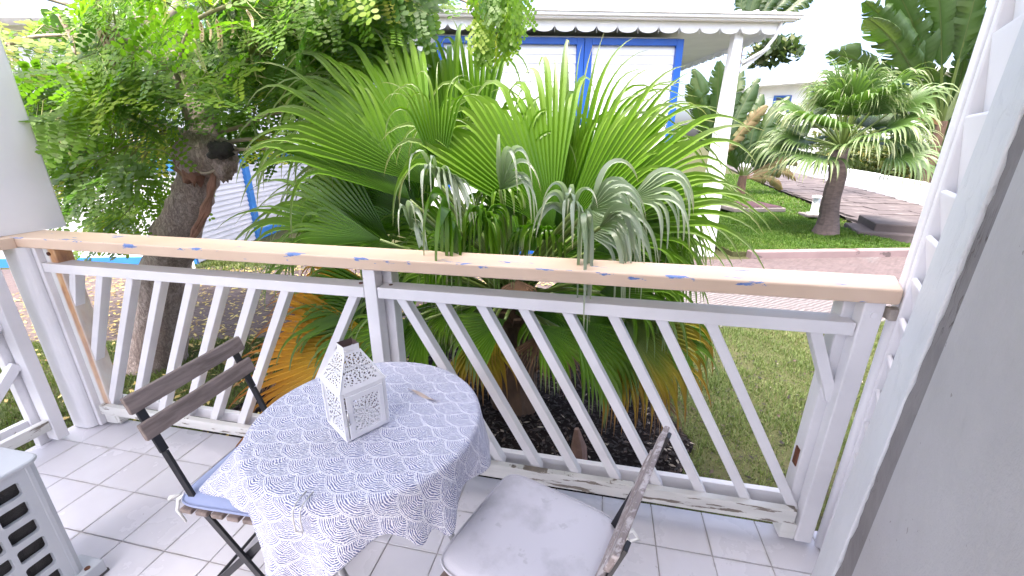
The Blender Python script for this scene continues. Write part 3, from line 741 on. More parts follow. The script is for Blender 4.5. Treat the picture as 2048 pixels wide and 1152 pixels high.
# ---------------- house across the road
house = thing('bungalow', hp(-2.5,2.5,G), 'white bungalow with blue framed louvre doors and scalloped eaves behind the fan palm', 'house')
GUT = simple('gutter_white', (.80,.80,.80), .35, .05, 3)
SOFF = simple('soffit_white', (.74,.74,.74), .6, .05, 3)
hbox(-4.35,-.72,.20,5.2,G,2.72).build('wall', HOUSE_WHITE, house)
hbox(-4.75,.42,.02,5.6,2.80,2.86).build('soffit', SOFF, house)
rf = MB()
rf.add([hp(-4.85,-.12,2.93),hp(.56,-.12,2.93),hp(.56,5.7,2.93),hp(-4.85,5.7,2.93),hp(-4.85,2.8,3.13),hp(.56,2.8,3.13)], [(0,1,5,4),(2,3,4,5),(1,2,5),(3,0,4),(3,2,1,0)])
roofo = rf.build('roof', HOUSE_WHITE, house)
rb = hbox(-.02,.02,-.10,2.78,0,.02)
for k in range(24):      # corrugation ribs along the slope
    a = -4.75+k*.217
    v0 = np.array(hp(a,-.13,2.945)); v1 = np.array(hp(a,2.75,3.15))
    MB().bar(v0, v1, .03, .02).build('roof_rib', HOUSE_WHITE, roofo)
# gutter: stepped profile
for (v0, v1, z0, z1) in ((-.17,-.125,2.905,2.928),(-.15,-.06,2.87,2.904),(-.115,-.03,2.85,2.8695)):
    hbox(-4.9,.60-(.0 if z1>2.9 else .05),v0,v1,z0,z1).build('gutter', GUT, house)
def scallop_board(fn, L, pitch, z_top, z_mid, z_tip, name='scalloped_fascia'):
    # fn(s, z, front) -> world point
    nsc = int(round(L/pitch)); top = []; V = []; Fs = []; prof = []
    for i in range(nsc):
        for k in range(9):
            t = k/8; s_ = (i+t)*pitch
            if k == 0 : z = z_tip+.06
            else: pass
            b = 1-abs(2*t-1); z = z_tip+.062-.062*math.sqrt(max(0,1-(2*t-1)**2))
            prof.append((s_, z))
        # little pointed tooth between two scallops
        prof.append(((i+1)*pitch-.004, z_tip-.004) if i < nsc-1 else ((i+1)*pitch, z_tip+.062))
    n = len(prof); m = MB(); vs_ = []
    for fr_ in (0,1):
        for (s_, z) in prof: vs_.append(fn(s_, z, fr_))
        for (s_, z) in prof: vs_.append(fn(s_, z_top, fr_))
    f = []
    for i in range(n-1):
        f += [(i,i+1,n+i+1,n+i), (2*n+i+1,2*n+i,3*n+i,3*n+i+1), (i+1,i,2*n+i,2*n+i+1), (n+i,n+i+1,3*n+i+1,3*n+i)]
    m.add(vs_, f); return m
def sfn(s_, z, fr_): return hp(.42-s_, -.02+.02*fr_, z)
scallop_board(sfn, .2573*20, .2573, 2.852, 2.76, 2.722).build('scalloped_fascia', HOUSE_WHITE, house)
def sfn2(s_, z, fr_): return hp(.405+.02*fr_, .01+s_, z)
scallop_board(sfn2, .2573*21, .2573, 2.852, 2.76, 2.722).build('scalloped_fascia', HOUSE_WHITE, house)
# doors
zt, zb = 2.69, G+.06
FR = [(-3.87,-2.0),(-2.0,-.72)]
sm = {}
for (a0, a1) in FR:
    d = thing('louvre_door', (0,0,0), None, None); d.parent = house; d.location = Vector(hp((a0+a1)/2,.17,zb))-Vector(house.location)
    def bb(x0, x1, z0, z1, v0=.12, v1=.18): 
        return hbox(x0, x1, v0, v1, z0, z1)
    fw = .098
    bb(a0,a0+fw,zb,zt).build('blue_stile', BLUE, d, bevel=.004); bb(a1-fw,a1-.006,zb,zt).build('blue_stile', BLUE, d, bevel=.004)
    bb(a0+fw,a1-fw,zt-.075,zt).build('blue_rail', BLUE, d, bevel=.004); bb(a0+fw,a1-fw,zb,zb+.10).build('blue_rail', BLUE, d, bevel=.004)
    nsl2 = 25; W_ = a1-a0-2*fw; ph = (zt-.075-zb-.10)/nsl2
    sl_m = MB().add([(-W_/2,.030,0),(W_/2,.030,0),(W_/2,.016,0),(-W_/2,.016,0),(-W_/2,.034,ph*1.04),(W_/2,.034,ph*1.04),(W_/2,.026,ph*1.04),(-W_/2,.026,ph*1.04)],
                    [(0,1,2,3),(7,6,5,4),(0,4,5,1),(1,5,6,2),(2,6,7,3),(3,7,4,0)]).mesh('louvre_slat', HOUSE_WHITE)
    for k in range(nsl2):
        p = Vector(hp((a0+a1)/2,.15,zb+.10+k*ph)); place('louvre_slat', sl_m, d, p-Vector(house.location)-Vector(d.location), (0,0,A15))
# column, brace, veranda balustrade of the same house
MB().add([hp(-.20,.02,G),hp(.07,.02,G),hp(.07,.22,G),hp(-.20,.22,G),hp(-.105,.06,2.8),hp(.01,.06,2.8),hp(.01,.18,2.8),hp(-.105,.18,2.8)],[(3,2,1,0),(4,5,6,7),(0,1,5,4),(1,2,6,5),(2,3,7,6),(3,0,4,7)]).build('column', HOUSE_WHITE, house, bevel=.015)
MB().bar(hp(.05,.12,2.33),hp(.40,.12,2.62),.03,.05).build('eave_brace', HOUSE_WHITE, house)
MB().tube([hp(.40,-.06,2.86),hp(.38,.0,2.70),hp(.30,.05,2.56),hp(.06,.1,2.42)],.022,8).build('rain_pipe', GUT, house, True)
hbox(-.72,.03,2.3,2.42,G,1.55).build('veranda_wall', HOUSE_WHITE, house)
hbox(-.80,.05,2.28,2.46,2.26,2.32).build('veranda_handrail', HOUSE_WHITE, house); hbox(-.8,.03,2.33,2.40,2.08,2.13).build('veranda_rail', HOUSE_WHITE, house)
hbox(-.8,.03,2.33,2.40,1.56,1.62).build('veranda_rail', HOUSE_WHITE, house)
for k in range(9):
    MB().bar(hp(-.8+.1*k,2.365,1.62),hp(-.95+.1*k+.3-.03,2.365,2.08),.03,.03).build('veranda_baluster', HOUSE_WHITE, house)
hbox(-.12,.05,2.3,2.47,1.5,2.8).build('column', HOUSE_WHITE, house, bevel=.02)

# ---------------- house on the left
SIDING = simple('shade_tinted_white_siding', (.64,.63,.70), .5, .06, 3)  # white boards; the side wall's lavender shade is put into the colour
C2 = np.array([-2.87,3.27,0])
def lp(a, v, z): p = C2+HU*a+HV*v; return (p[0],p[1],z)
def lbox(a0, a1, v0, v1, z0, z1):
    return MB().add([lp(a0,v0,z0),lp(a1,v0,z0),lp(a1,v1,z0),lp(a0,v1,z0),lp(a0,v0,z1),lp(a1,v0,z1),lp(a1,v1,z1),lp(a0,v1,z1)],
              [(3,2,1,0),(4,5,6,7),(0,1,5,4),(1,2,6,5),(2,3,7,6),(3,0,4,7)])
lh = thing('cabin', lp(-3,2.5,G), 'white cabin with light blue trim and boarded side wall behind the leafy tree', 'house')
lbox(-7,-.04,.04,5.5,G,2.7).build('wall', HOUSE_WHITE, lh)
lbox(-7.3,.3,-.35,5.9,2.7,2.8).build('roof', HOUSE_WHITE, lh)
lbox(-7,.0,.0,.038,G,G+.12).build('blue_plinth', SKYBLUE, lh)
lbox(-7,.0,-.01,.036,1.10,1.24).build('blue_band', SKYBLUE, lh)
lbox(-.038,.02,1.72,5.5,G,G+.16).build('blue_plinth', SKYBLUE, lh)
lbox(-.038,.0,.0,5.5,1.14,1.26).build('blue_band', SKYBLUE, lh)
lbox(-.04,.03,1.58,1.72,G,1.14).build('blue_post', SKYBLUE, lh)
for k in (-5.2,-3.55,-2.1):
    lbox(k-.06,k+.06,-.012,.037,G+.12,1.10).build('blue_post', SKYBLUE, lh)
for k in range(17):     # lapped boards
    z = G+.02+k*.075
    if z > 1.08: break
    for (v0, v1) in ((.04,1.577),(1.723,5.45)):
        if v0 > 1 and z < G+.17: continue
        MB().add([lp(-.038,v0,z),lp(-.038,v1,z),lp(-.012,v1,z),lp(-.012,v0,z),lp(-.038,v0,z+.079),lp(-.038,v1,z+.079),lp(-.030,v1,z+.079),lp(-.030,v0,z+.079)],
              [(0,1,2,3),(7,6,5,4),(0,4,5,1),(1,5,6,2),(2,6,7,3),(3,7,4,0)]).build('siding_board', SIDING, lh)
for a in (.0,.12):
    MB().bar(lp(.02+a,-.28,G),lp(-.03+a,-.2,G+.42),.03,.05).build('white_leg', HOUSE_WHITE, lh)

# ================================================================== foliage builders
PALM_RAMP = [(0,(.022,.065,.003)),(.28,(.05,.125,.005)),(.52,(.085,.18,.009)),(.70,(.12,.205,.025)),(.84,(.22,.27,.15)),(.95,(.24,.24,.13)),(1,(.27,.20,.12))]  # pale stop near the tip paints in reflected sky, then browns
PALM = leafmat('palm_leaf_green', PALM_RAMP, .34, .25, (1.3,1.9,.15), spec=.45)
PALM_PALE = leafmat('palm_leaf_sky_sheen', [(0,(.09,.17,.045)),(.25,(.22,.29,.17)),(.6,(.42,.48,.42)),(.88,(.44,.46,.34)),(1,(.40,.32,.18))], .35, .25, (1.1,1.3,.7), spec=.7)  # silver of reflected sky painted into the drooping strips
PALM_YEL = leafmat('palm_leaf_yellow', [(0,(.30,.24,.02)),(.3,(.50,.33,.02)),(.65,(.50,.25,.02)),(.85,(.36,.15,.03)),(1,(.22,.11,.05))], .45, .35, (1.3,1.1,.4))
PALM_MIX = leafmat('palm_leaf_yellowing', [(0,(.06,.12,.012)),(.35,(.12,.17,.014)),(.62,(.33,.25,.02)),(.85,(.36,.19,.04)),(1,(.24,.13,.07))], .42, .35, (1.3,1.3,.4))
PALM_BRN = leafmat('palm_leaf_dead', [(0,(.10,.058,.035)),(.5,(.20,.115,.068)),(1,(.27,.17,.11))], .7, .15, (1,1,1))
PET = simple('petiole_green', (.10,.15,.03), .45, .2, 6)
FIBRE = simple('palm_fibre', (.075,.045,.028), .9, .4, 14, .8, 40, stretch=(1,1,.4))

def nrm(v): v = np.asarray(v, float); return v/np.linalg.norm(v)
def fan_mesh(name, axis, normal, R, span, nseg, mat, rng, droop=1., split=.5, dstart=.6, cup=.12, steps=13, wide=1.0, ragged=.08, fold=.42, tint0=0., lng=1.):
    a = nrm(axis); n = np.asarray(normal, float); n = nrm(n-a*(a@n)); s = np.cross(n, a)
    gz = np.array([0,0,-1.]); V = []; T = []; F = []
    half = math.radians(span)
    for i in range(nseg):
        th = -half+2*half*(i+.5)/nseg
        L = R*(.74+.26*math.cos(th*.85))*rng.uniform(1-ragged, 1+ragged)*lng
        d = math.cos(th)*a+math.sin(th)*s+n*cup*(abs(th)/max(half,.1))**2
        d = nrm(d); de = half/nseg*wide
        ds = dstart+rng.uniform(-.10,.10); bend = droop*rng.uniform(.6,1.5)*7.0
        p = np.zeros(3); dirv = d.copy(); sp = split+rng.uniform(-.06,.06); tt = rng.uniform(-.06,.06)
        tw = rng.uniform(-.5,.5)*min(1,droop)
        base = len(V); ws = sp*L*math.tan(de)
        for k in range(steps+1):
            q = (k/steps); q = q**.9
            if k:
                dq = q-qp
                if q > ds: dirv = nrm(dirv+gz*bend*dq*min(1.,(q-ds)/.10+.25))
                else: dirv = nrm(dirv+gz*.10*droop*dq)
                p = p+dirv*L*dq
            qp = q
            nn = n-dirv*(n@dirv)
            nn = nrm(nn) if np.linalg.norm(nn) > .05 else nrm(np.cross(s, dirv))
            e = np.cross(dirv, nn)
            if q > sp:
                an = tw*(q-sp)/(1-sp); e, nn = e*math.cos(an)+nn*math.sin(an), nn*math.cos(an)-e*math.sin(an)
                xq = (q-sp)/(1-sp); wv = ws*1.04*max(.03, (1-.62*min(1,xq/.62)**2.2) if xq < .62 else .38*(1-((xq-.62)/.38)**1.6))
            else: wv = max(.0015, q*L*math.tan(de))
            up = nn*wv*fold
            V += [p-e*wv+up, p, p, p+e*wv+up]; t_ = min(1,max(0,q*.95+tt+tint0)); T += [t_]*4
            if k:
                b0 = base+4*(k-1); b1 = base+4*k
                F += [(b0,b0+1,b1+1,b1),(b0+2,b0+3,b1+3,b1+2)]
    return npmesh(name, np.array(V), np.array(F), mat, True, np.array(T))
def petiole(p0, p1, r0, r1, parent, leaf, sag=.06):
    p0, p1 = np.array(p0), np.array(p1); m = (p0+p1)/2+np.array([0,0,sag])
    q = [p0*(1-t)**2+2*m*t*(1-t)+p1*t*t for t in np.linspace(0,1,7)]
    MB().tube(q, np.linspace(r0,r1,7), 6).build('petiole', PET, leaf, True)

# ---------------- the big fan palm outside the railing
palm = thing('fan_palm', (2.04,1.0,G), 'large fan palm with drooping leaf tips and yellowed lower leaves growing against the railing', 'palm')
PK = np.array([2.03,1.0,.56])
rt = random.Random(11)
MB().tube([(2.06,1.0,G-.02),(2.05,1.0,.02),(2.05,1.0,.22),(2.04,1.0,.42),(2.03,1.0,.62)], [.17,.14,.125,.13,.09], 14, True, .10, rt).build('trunk', FIBRE, palm)
for k in range(34):    # old leaf bases round the trunk
    a = rt.uniform(0,6.28); z = rt.uniform(-.05,.5); r = .12
    p0 = np.array([2.05+r*math.cos(a),1.0+r*math.sin(a),z]); d = np.array([math.cos(a)*.7,math.sin(a)*.7,rt.uniform(.3,1.1)])
    MB().bar(p0, p0+d*rt.uniform(.07,.17), .04, .014, (math.cos(a),math.sin(a),0)).build('leaf_base', FIBRE, palm)
def palm_leaf(hub, tip, span, mat, droop=1., nseg=34, ext=1.0, up=.5, split=.5, dstart=.6, cup=.10, flip=1, side=0., tint0=0., fold=.42):
    h = ony(*hub); t = ony(*tip); ax = t-h; R = np.linalg.norm(ax)*ext
    n = nrm(POS-h)*.8+np.array([side,0,up]); n = n*flip
    me = fan_mesh('leaf', ax, n, R, span, max(5,int(nseg*.82)), mat, rt, droop, split, dstart, cup, tint0=tint0, fold=.8, lng=1.13, steps=17, wide=(2.3 if split <= .2 else 1.7 if split <= .3 else 1.06))
    o = place('leaf', me, palm, Vector(h)-Vector(palm.location))
    petiole(PK+np.array([rt.uniform(-.04,.04),rt.uniform(-.04,.04),rt.uniform(-.05,.06)]), h, .014, .008, palm, o)
    return o
LV = [
 ((820,400,.72),(600,200,.70), 30, PALM, 1.0, dict(nseg=24,ext=1.1,dstart=.6)),
 ((880,330,.95),(690,90,1.0), 26, PALM, 1.0, dict(nseg=22,ext=1.1,dstart=.6)),
 ((880,360,.7),(860,150,.72), 20, PALM, 1.1, dict(nseg=16,ext=1.05,dstart=.6)),
 ((1020,420,.85),(1000,180,.9), 26, PALM, 1.2, dict(nseg=22,ext=1.05,dstart=.55)),
 ((1150,470,.7),(1400,380,.66), 34, PALM, 1.2, dict(nseg=26,ext=1.1,dstart=.55)),
 ((1190,500,.62),(1440,450,.58), 32, PALM, 1.3, dict(nseg=24,ext=1.05,dstart=.5)),
 ((1260,400,.62),(1400,350,.56), 36, PALM_PALE, 1.1, dict(nseg=13,ext=1.25,dstart=.35,split=.25)),
 ((760,480,.55),(560,440,.50), 24, PALM, 1.1, dict(nseg=18,ext=1.1,dstart=.55)),
 ((820,455,.6),(840,400,.5), 40, PALM_PALE, 1.1, dict(nseg=8,ext=1.5,dstart=.3,split=.25)),
 ((1010,640,.5),(900,700,.40), 44, PALM, 1.0, dict(nseg=22,ext=1.1)),
 ((1080,650,.5),(1160,740,.42), 44, PALM, 1.0, dict(nseg=22,ext=1.15)),
 ((1150,640,.42),(1260,760,.36), 40, PALM, 1.0, dict(nseg=22,ext=1.2)),
 ((1250,640,.42),(1400,760,.36), 40, PALM_MIX, 1.0, dict(nseg=26,ext=1.2)),
 ((1280,620,.5),(1440,700,.45), 34, PALM, 1.2, dict(nseg=22,ext=1.1)),
 ((820,640,.5),(700,720,.42), 40, PALM, .9, dict(nseg=20,ext=1.1)),
 ((960,660,.62),(960,780,.55), 44, PALM_MIX, .9, dict(nseg=20,ext=1.1,tint0=.1)),
 ((1165,432,.30),(1200,385,.10), 18, PALM_PALE, 1.5, dict(nseg=5,ext=2.0,dstart=.14,split=.2)),
 ((1150,420,.34),(1170,350,.2), 30, PALM_PALE, 1.1, dict(nseg=6,ext=1.3,dstart=.25,split=.2)),
 ((1200,455,.36),(1300,395,.22), 34, PALM_PALE, 1.0, dict(nseg=9,ext=1.4,dstart=.25,split=.2)),
 ((900,450,.36),(885,400,.2), 40, PALM, 1.5, dict(nseg=9,ext=2.0,dstart=.2,split=.2)),
 ((975,465,.42),(990,405,.28), 44, PALM, 1.5, dict(nseg=10,ext=1.8,dstart=.2,split=.2)),
 ((760,505,.40),(700,498,.28), 30, PALM, 1.8, dict(nseg=9,ext=1.3,dstart=.3,split=.25)),
 # hub(px,px,y)        axis tip            span  mat        droop
 ((868,374,.80),(640,120,.85), 38, PALM, .75, dict(nseg=30,ext=1.12,dstart=.66)),
 ((905,345,1.15),(735,60,1.25), 34, PALM, .75, dict(nseg=26,ext=1.08)),
 ((955,335,1.35),(880,60,1.5), 30, PALM, .9, dict(nseg=22,ext=1.08)),
 ((1105,462,.78),(955,150,.90), 36, PALM, 1.25, dict(nseg=34,ext=1.10,dstart=.66,split=.62)),
 ((1118,462,.95),(1085,150,1.1), 24, PALM, 1.0, dict(nseg=20,ext=1.05)),
 ((1130,458,1.0),(1275,165,1.05), 26, PALM, .8, dict(nseg=24,ext=1.08,dstart=.7)),
 ((1120,472,.78),(1400,265,.80), 36, PALM, .75, dict(nseg=36,ext=1.12,dstart=.68,split=.6)),
 ((1150,455,.55),(1345,395,.45), 44, PALM_PALE, 1.3, dict(nseg=26,ext=1.15,dstart=.4,split=.35)),
 ((1180,420,.45),(1300,340,.34), 46, PALM_PALE, 1.0, dict(nseg=12,ext=1.15,dstart=.35,split=.25)),
 ((1140,440,.5),(1110,330,.42), 30, PALM_PALE, 1.0, dict(nseg=8,ext=1.1,dstart=.35,split=.25)),
 ((840,428,.95),(640,270,1.0), 34, PALM, .7, dict(nseg=26,ext=1.08)),
 ((785,490,.72),(560,345,.72), 30, PALM, .7, dict(nseg=24,ext=1.12)),
 ((800,500,.66),(540,455,.60), 24, PALM, .7, dict(nseg=20,ext=1.08)),
 ((850,470,1.1),(610,350,1.2), 32, PALM, .7, dict(nseg=24)),
 ((960,470,.62),(930,395,.45), 70, PALM, 1.8, dict(nseg=26,ext=1.4,dstart=.3,split=.3)),
 ((1000,430,.8),(1010,330,.75), 80, PALM, 1.5, dict(nseg=30,ext=1.1,dstart=.4)),
 ((920,520,.55),(790,500,.40), 50, PALM, 1.5, dict(nseg=22,ext=1.0,dstart=.35,split=.3)),
 ((1050,490,.6),(1020,440,.5), 80, PALM, 1.8, dict(nseg=26,ext=1.4,dstart=.3)),
 ((1180,470,.9),(1420,420,1.0), 34, PALM, 1.1, dict(nseg=26,ext=1.05)),
 ((1200,480,1.2),(1400,360,1.5), 40, PALM, .9, dict(nseg=26)),
 ((1150,400,1.4),(1200,230,1.6), 40, PALM_PALE, .9, dict(nseg=24)),
 ((990,400,1.4),(950,210,1.6), 45, PALM, .9, dict(nseg=26)),
 ((860,420,1.4),(700,190,1.7), 40, PALM, .9, dict(nseg=26)),
 # around and under the handrail
 ((1190,560,.55),(1440,545,.50), 30, PALM, 1.3, dict(nseg=26,ext=1.05,dstart=.5)),
 ((1200,585,.5),(1400,560,.42), 40, PALM, 1.4, dict(nseg=26,ext=1.0,dstart=.5)),
 ((1190,620,.6),(1420,660,.55), 40, PALM, 1.3, dict(nseg=28,dstart=.45)),
 ((1225,660,.48),(1320,800,.40), 46, PALM_MIX, .8, dict(nseg=30,ext=1.15,dstart=.5,tint0=.08)),
 ((1170,610,.5),(1290,720,.45), 34, PALM, 1.2, dict(nseg=22,ext=1.2)),
 ((790,600,.70),(560,600,.62), 30, PALM, .8, dict(nseg=24,ext=1.05)),
 ((770,640,.62),(590,660,.50), 34, PALM, .8, dict(nseg=22)),
 ((765,680,.52),(520,735,.40), 42, PALM_YEL, .5, dict(nseg=30,ext=1.15,dstart=.75)),
 ((770,655,.62),(540,690,.55), 34, PALM_YEL, .5, dict(nseg=24,ext=1.1,dstart=.75)),
 ((730,560,.95),(560,590,.95), 36, PALM_YEL, .8, dict(nseg=24,ext=1.0)),
 ((720,745,.55),(560,820,.42), 30, PALM_BRN, 1.0, dict(nseg=20,ext=1.25)),
 ((745,725,.50),(590,780,.38), 24, PALM_YEL, 1.0, dict(nseg=18,ext=1.15,tint0=.25)),
 ((850,640,.52),(790,740,.42), 40, PALM, 1.0, dict(nseg=18,ext=1.0)),
 ((905,620,.62),(850,670,.5), 50, PALM, 1.0, dict(nseg=22,ext=1.0)),
 ((990,640,.62),(950,720,.5), 40, PALM_MIX, 1.2, dict(nseg=20)),
 ((1080,670,.75),(1050,740,.7), 40, PALM_BRN, 1.2, dict(nseg=16,ext=1.3,split=.12)),
 ((1035,560,.68),(1035,600,.62), 66, PALM_BRN, .9, dict(nseg=20,ext=1.3)),
 ((1130,690,.6),(1165,770,.5), 35, PALM_BRN, 1.2, dict(nseg=14,ext=1.2,split=.12)),
 ((1300,770,.42),(1360,870,.34), 34, PALM_BRN, 1.3, dict(nseg=14,ext=.9,split=.12)),
 ((945,690,.8),(920,760,.75), 40, PALM_BRN, 1.3, dict(nseg=14,split=.12)),
 ((1110,590,.8),(1250,600,.75), 44, PALM, 1.1, dict(nseg=24,ext=1.1)),
 ((1090,600,.9),(1120,700,.8), 60, PALM, 1.0, dict(nseg=28,ext=1.2)),
 ((980,590,.8),(870,600,.72), 44, PALM, 1.0, dict(nseg=26,ext=1.2)),
 ((960,600,.95),(900,690,.9), 60, PALM, 1.0, dict(nseg=28,ext=1.2)),
 ((1000,600,1.1),(800,640,1.1), 40, PALM, .9, dict(nseg=26,ext=1.1)),
 ((1060,600,1.2),(1300,640,1.2), 44, PALM, 1.0, dict(nseg=26,ext=1.1)),
 ((1010,510,1.1),(900,420,1.2), 60, PALM, 1.0, dict(nseg=32,ext=1.2)),
 ((1050,500,1.15),(1130,400,1.25), 60, PALM, 1.0, dict(nseg=32,ext=1.3)),
 ((1020,500,1.3),(1010,390,1.5), 70, PALM, 1.0, dict(nseg=34,ext=1.2)),
 ((1090,520,.9),(1260,480,.95), 50, PALM, 1.1, dict(nseg=30,ext=1.2)),
 ((950,520,.9),(780,440,.95), 44, PALM, 1.0, dict(nseg=30,ext=1.2)),
 ((930,530,.75),(800,520,.70), 46, PALM, 1.1, dict(nseg=26,ext=1.2)),
 ((880,560,.7),(700,560,.68), 40, PALM, 1.0, dict(nseg=26,ext=1.1)),
 ((1090,480,.55),(1095,420,.48), 60, PALM, 2.0, dict(nseg=16,ext=1.5,dstart=.3,split=.25)),
 ((880,370,.62),(900,290,.5), 40, PALM_PALE, 1.0, dict(nseg=14,ext=1.6,dstart=.3,split=.2)),
 ((1000,380,.62),(1060,270,.5), 34, PALM_PALE, 1.0, dict(nseg=9,ext=1.2,dstart=.4,split=.25)),
]
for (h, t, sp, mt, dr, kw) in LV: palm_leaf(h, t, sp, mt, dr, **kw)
# two cut leaf stubs with torn blade
# dry boot lying in the bed
bo = onz(1160,935,G+.03); boot = MB().tube([(bo[0],bo[1],G+.02),(bo[0]-.01,bo[1]+.02,G+.14),(bo[0]-.03,bo[1]+.03,G+.24)], [.035,.04,.012], 9, True, .2, rt)
bt = boot.mesh('palm_boot', simple('dry_boot_brown', (.22,.13,.10), .7, .3, 10, .3), off=bo); bt = place('palm_boot', bt, None, bo); tag(bt, 'brown dry palm boot standing on the dark mulch', 'palm husk')

# ---------------- palm on the lawn
def small_palm(name, base, top, label, R, nleaf, seed, pet, group=None, mats=(PALM_PALE,), lean=0):
    rg = random.Random(seed); base = np.array(base); top = np.array(top)
    t = thing(name, tuple(base), label, 'palm', group)
    BARK = simple('ringed_palm_bark', (.10,.075,.07), .9, .35, 9, .8, 22, stretch=(1,1,3))
    q = [base+(top-base)*k/9+np.array([.015*math.sin(k*1.3),0,0]) for k in range(10)]
    q[0] = q[0]-np.array([0,0,.03])
    MB().tube(q, [.215,.17,.15,.142,.138,.135,.13,.13,.125,.115], 16, True, .05, rg).build('trunk', BARK, t, False)
    for i in range(nleaf):
        f = i/nleaf; a = i*2.39996+rg.uniform(-.2,.2); el = math.radians(86-98*f**.95)+rg.uniform(-.12,.12)
        d = np.array([math.cos(a)*math.cos(el),math.sin(a)*math.cos(el),math.sin(el)])
        hub = top+d*pet*rg.uniform(.85,1.15)+np.array([0,0,-.10*f])
        n = np.array([0,0,1.])*math.cos(el)-np.array([math.cos(a),math.sin(a),0])*math.sin(el)
        if n@(POS-hub) < 0 and el > .9: n = n
        me = fan_mesh('leaf', d+np.array([0,0,-.10]), n+nrm(POS-hub)*.45, R*rg.uniform(.88,1.1), 78, 26, mats[i % len(mats)], rg, .75, .5, .60, .08, steps=9, tint0=rg.uniform(0,.12))
        o = place('leaf', me, t, Vector(hub)-Vector(base))
        petiole(top, hub, .02, .012, t, o, .03)
    return t
b1 = onz(1650,468,G+.07); t1 = ony(1684,296,b1[1]+.1)
LAWNP = leafmat('lawn_palm_leaf', [(0,(.02,.05,.008)),(.35,(.05,.10,.018)),(.6,(.09,.155,.045)),(.8,(.15,.21,.085)),(1,(.28,.30,.16))], .4, .28, (1.2,1.5,.5), spec=.5)
small_palm('lawn_palm', b1, t1, 'small fan palm with ringed trunk standing on the lawn beside the stone path', .80, 36, 5, .70, mats=(LAWNP,))

# ---------------- paddle-leaved plants (traveller's palm and banana)
PAD = leafmat('paddle_leaf', [(0,(.022,.055,.014)),(.5,(.045,.088,.022)),(1,(.10,.13,.035))], .4, .35, (1.3,1.5,.4), spec=.6)
PADY = leafmat('paddle_leaf_old', [(0,(.10,.12,.03)),(.6,(.18,.14,.06)),(1,(.28,.14,.07))], .6, .3, (1.2,1.1,.6))
def paddle_mesh(name, p0, d, nrml, L, W, mat, rg, stalk=.35, torn=.5, curl=.5):
    d = nrm(d); n = np.asarray(nrml, float); n = nrm(n-d*(n@d)); s = np.cross(d, n)
    ns = 34; pts = []; dirs = []; p = np.array(p0, float); dv = d.copy()
    tot = L*(1+stalk)
    for k in range(ns+1):
        pts.append(p.copy()); dirs.append(dv.copy()); dv = nrm(dv+np.array([0,0,-1])*curl*(k/ns)**2*.09); p = p+dv*tot/ns
    V = []; F = []; T = []
    k0 = int(ns*stalk/(1+stalk)); off = {}
    for sd in (-1,1):
        shift = 0.
        for k in range(k0, ns):
            new = rg.random() < torn*.6
            if new: shift = rg.uniform(-.9,.9)
            q0 = (k-k0)/(ns-k0); q1 = (k+1-k0)/(ns-k0)
            def wd(q): return W*min(1,(q*5)**.6)*min(1,((1-q)*4)**.6)
            tear = rg.random() < torn
            dn = n*(-.25-.35*abs(shift))
            for q, kk in ((q0,k),(q1,k+1)):
                w_ = wd(min(max(q,.01),.985))*rg.uniform(.95,1.05)*(.80 if (new and kk == k) else 1)
                qq = q-(.010 if (tear and kk == k+1) else 0)
                e = pts[kk]+(s*sd*(.86-.2*abs(shift))+dirs[kk]*(.42+.12*shift)+dn+np.array([0,0,-.35*abs(shift)])+n*shift*.45)*w_+(dirs[kk]*.03 if (new and kk == k) else 0)
                mid = pts[kk]+(s*sd*.5+dirs[kk]*.16+n*(.10+.1*shift))*w_
                V += [pts[kk], mid, e]; T += [.3+.3*q+shift*.2]*3
            b = len(V)-6
            F += [(b,b+1,b+4,b+3),(b+1,b+2,b+5,b+4)]
    n0 = len(V)
    for k in range(ns+1):       # midrib
        w_ = .02*W/.3*(1.3-k/ns)
        V += [pts[k]-s*w_+n*.002, pts[k]+s*w_+n*.002]; T += [.85,.85]
        if k: b = n0+2*(k-1); F.append((b,b+1,b+3,b+2))
    return npmesh(name, np.array(V), np.array(F), mat, False, np.clip(np.array(T),0,1))
def traveller(name, base, label, angs, L, W, seed, plane_dir, trunk_h, cat='plant', stalk=.5, mats=None, curl=.5, group=None, lean=0.):
    rg = random.Random(seed); base = np.array(base)
    t = thing(name, tuple(base), label, cat, group)
    pd = nrm(plane_dir); top = base+np.array([0,0,trunk_h])+pd*lean
    MB().tube([base, base+np.array([0,0,trunk_h*.5])+pd*lean*.35, top+np.array([0,0,.1])], [.16,.14,.12], 10, True, .08, rg).build('trunk', FIBRE, t)
    for i, (an, sc_, old) in enumerate(angs):
        a = math.radians(an); d = pd*math.sin(a)+np.array([0,0,1])*math.cos(a)
        nv = POS-base; nv[2] = .3; nv = nrm(nv)+rg.uniform(-.5,.5)*pd
        me = paddle_mesh('leaf', (0,0,0), d+np.cross(pd,(0,0,1))*rg.uniform(-.15,.15), nv, L*sc_, W*sc_, PADY if old else PAD, rg, stalk, .6, curl)
        place('leaf', me, t, Vector(top)-Vector(base))
    return t
cr = MR[0]*np.array([1,1,0])
b = ony(1858,330,14.); traveller('traveller_palm', (b[0],b[1],G), "traveller's palm with a tall fan of torn paddle leaves behind the lawn palm",
   [(-78,.8,1),(-66,.95,1),(-55,1,0),(-45,1.02,0),(-36,1.05,0),(-27,1.05,0),(-18,1.05,0),(-9,1.1,0),(1,1.05,0),(11,1.0,0),(21,1.0,0),(32,.95,0),(44,.9,0)], 2.5, .45, 3, cr, 2.1, stalk=.62)
b = ony(1885,330,15.); traveller('paddle_leaf_plant', (b[0],b[1],G), 'broad upright paddle leaves growing beside the louvre shutter', [(-38,1,0),(-24,1.1,0),(-12,1.1,0),(2,1.15,0),(16,1.0,0),(30,.9,0)], 2.0, .40, 8, cr, 1.2, stalk=.35)
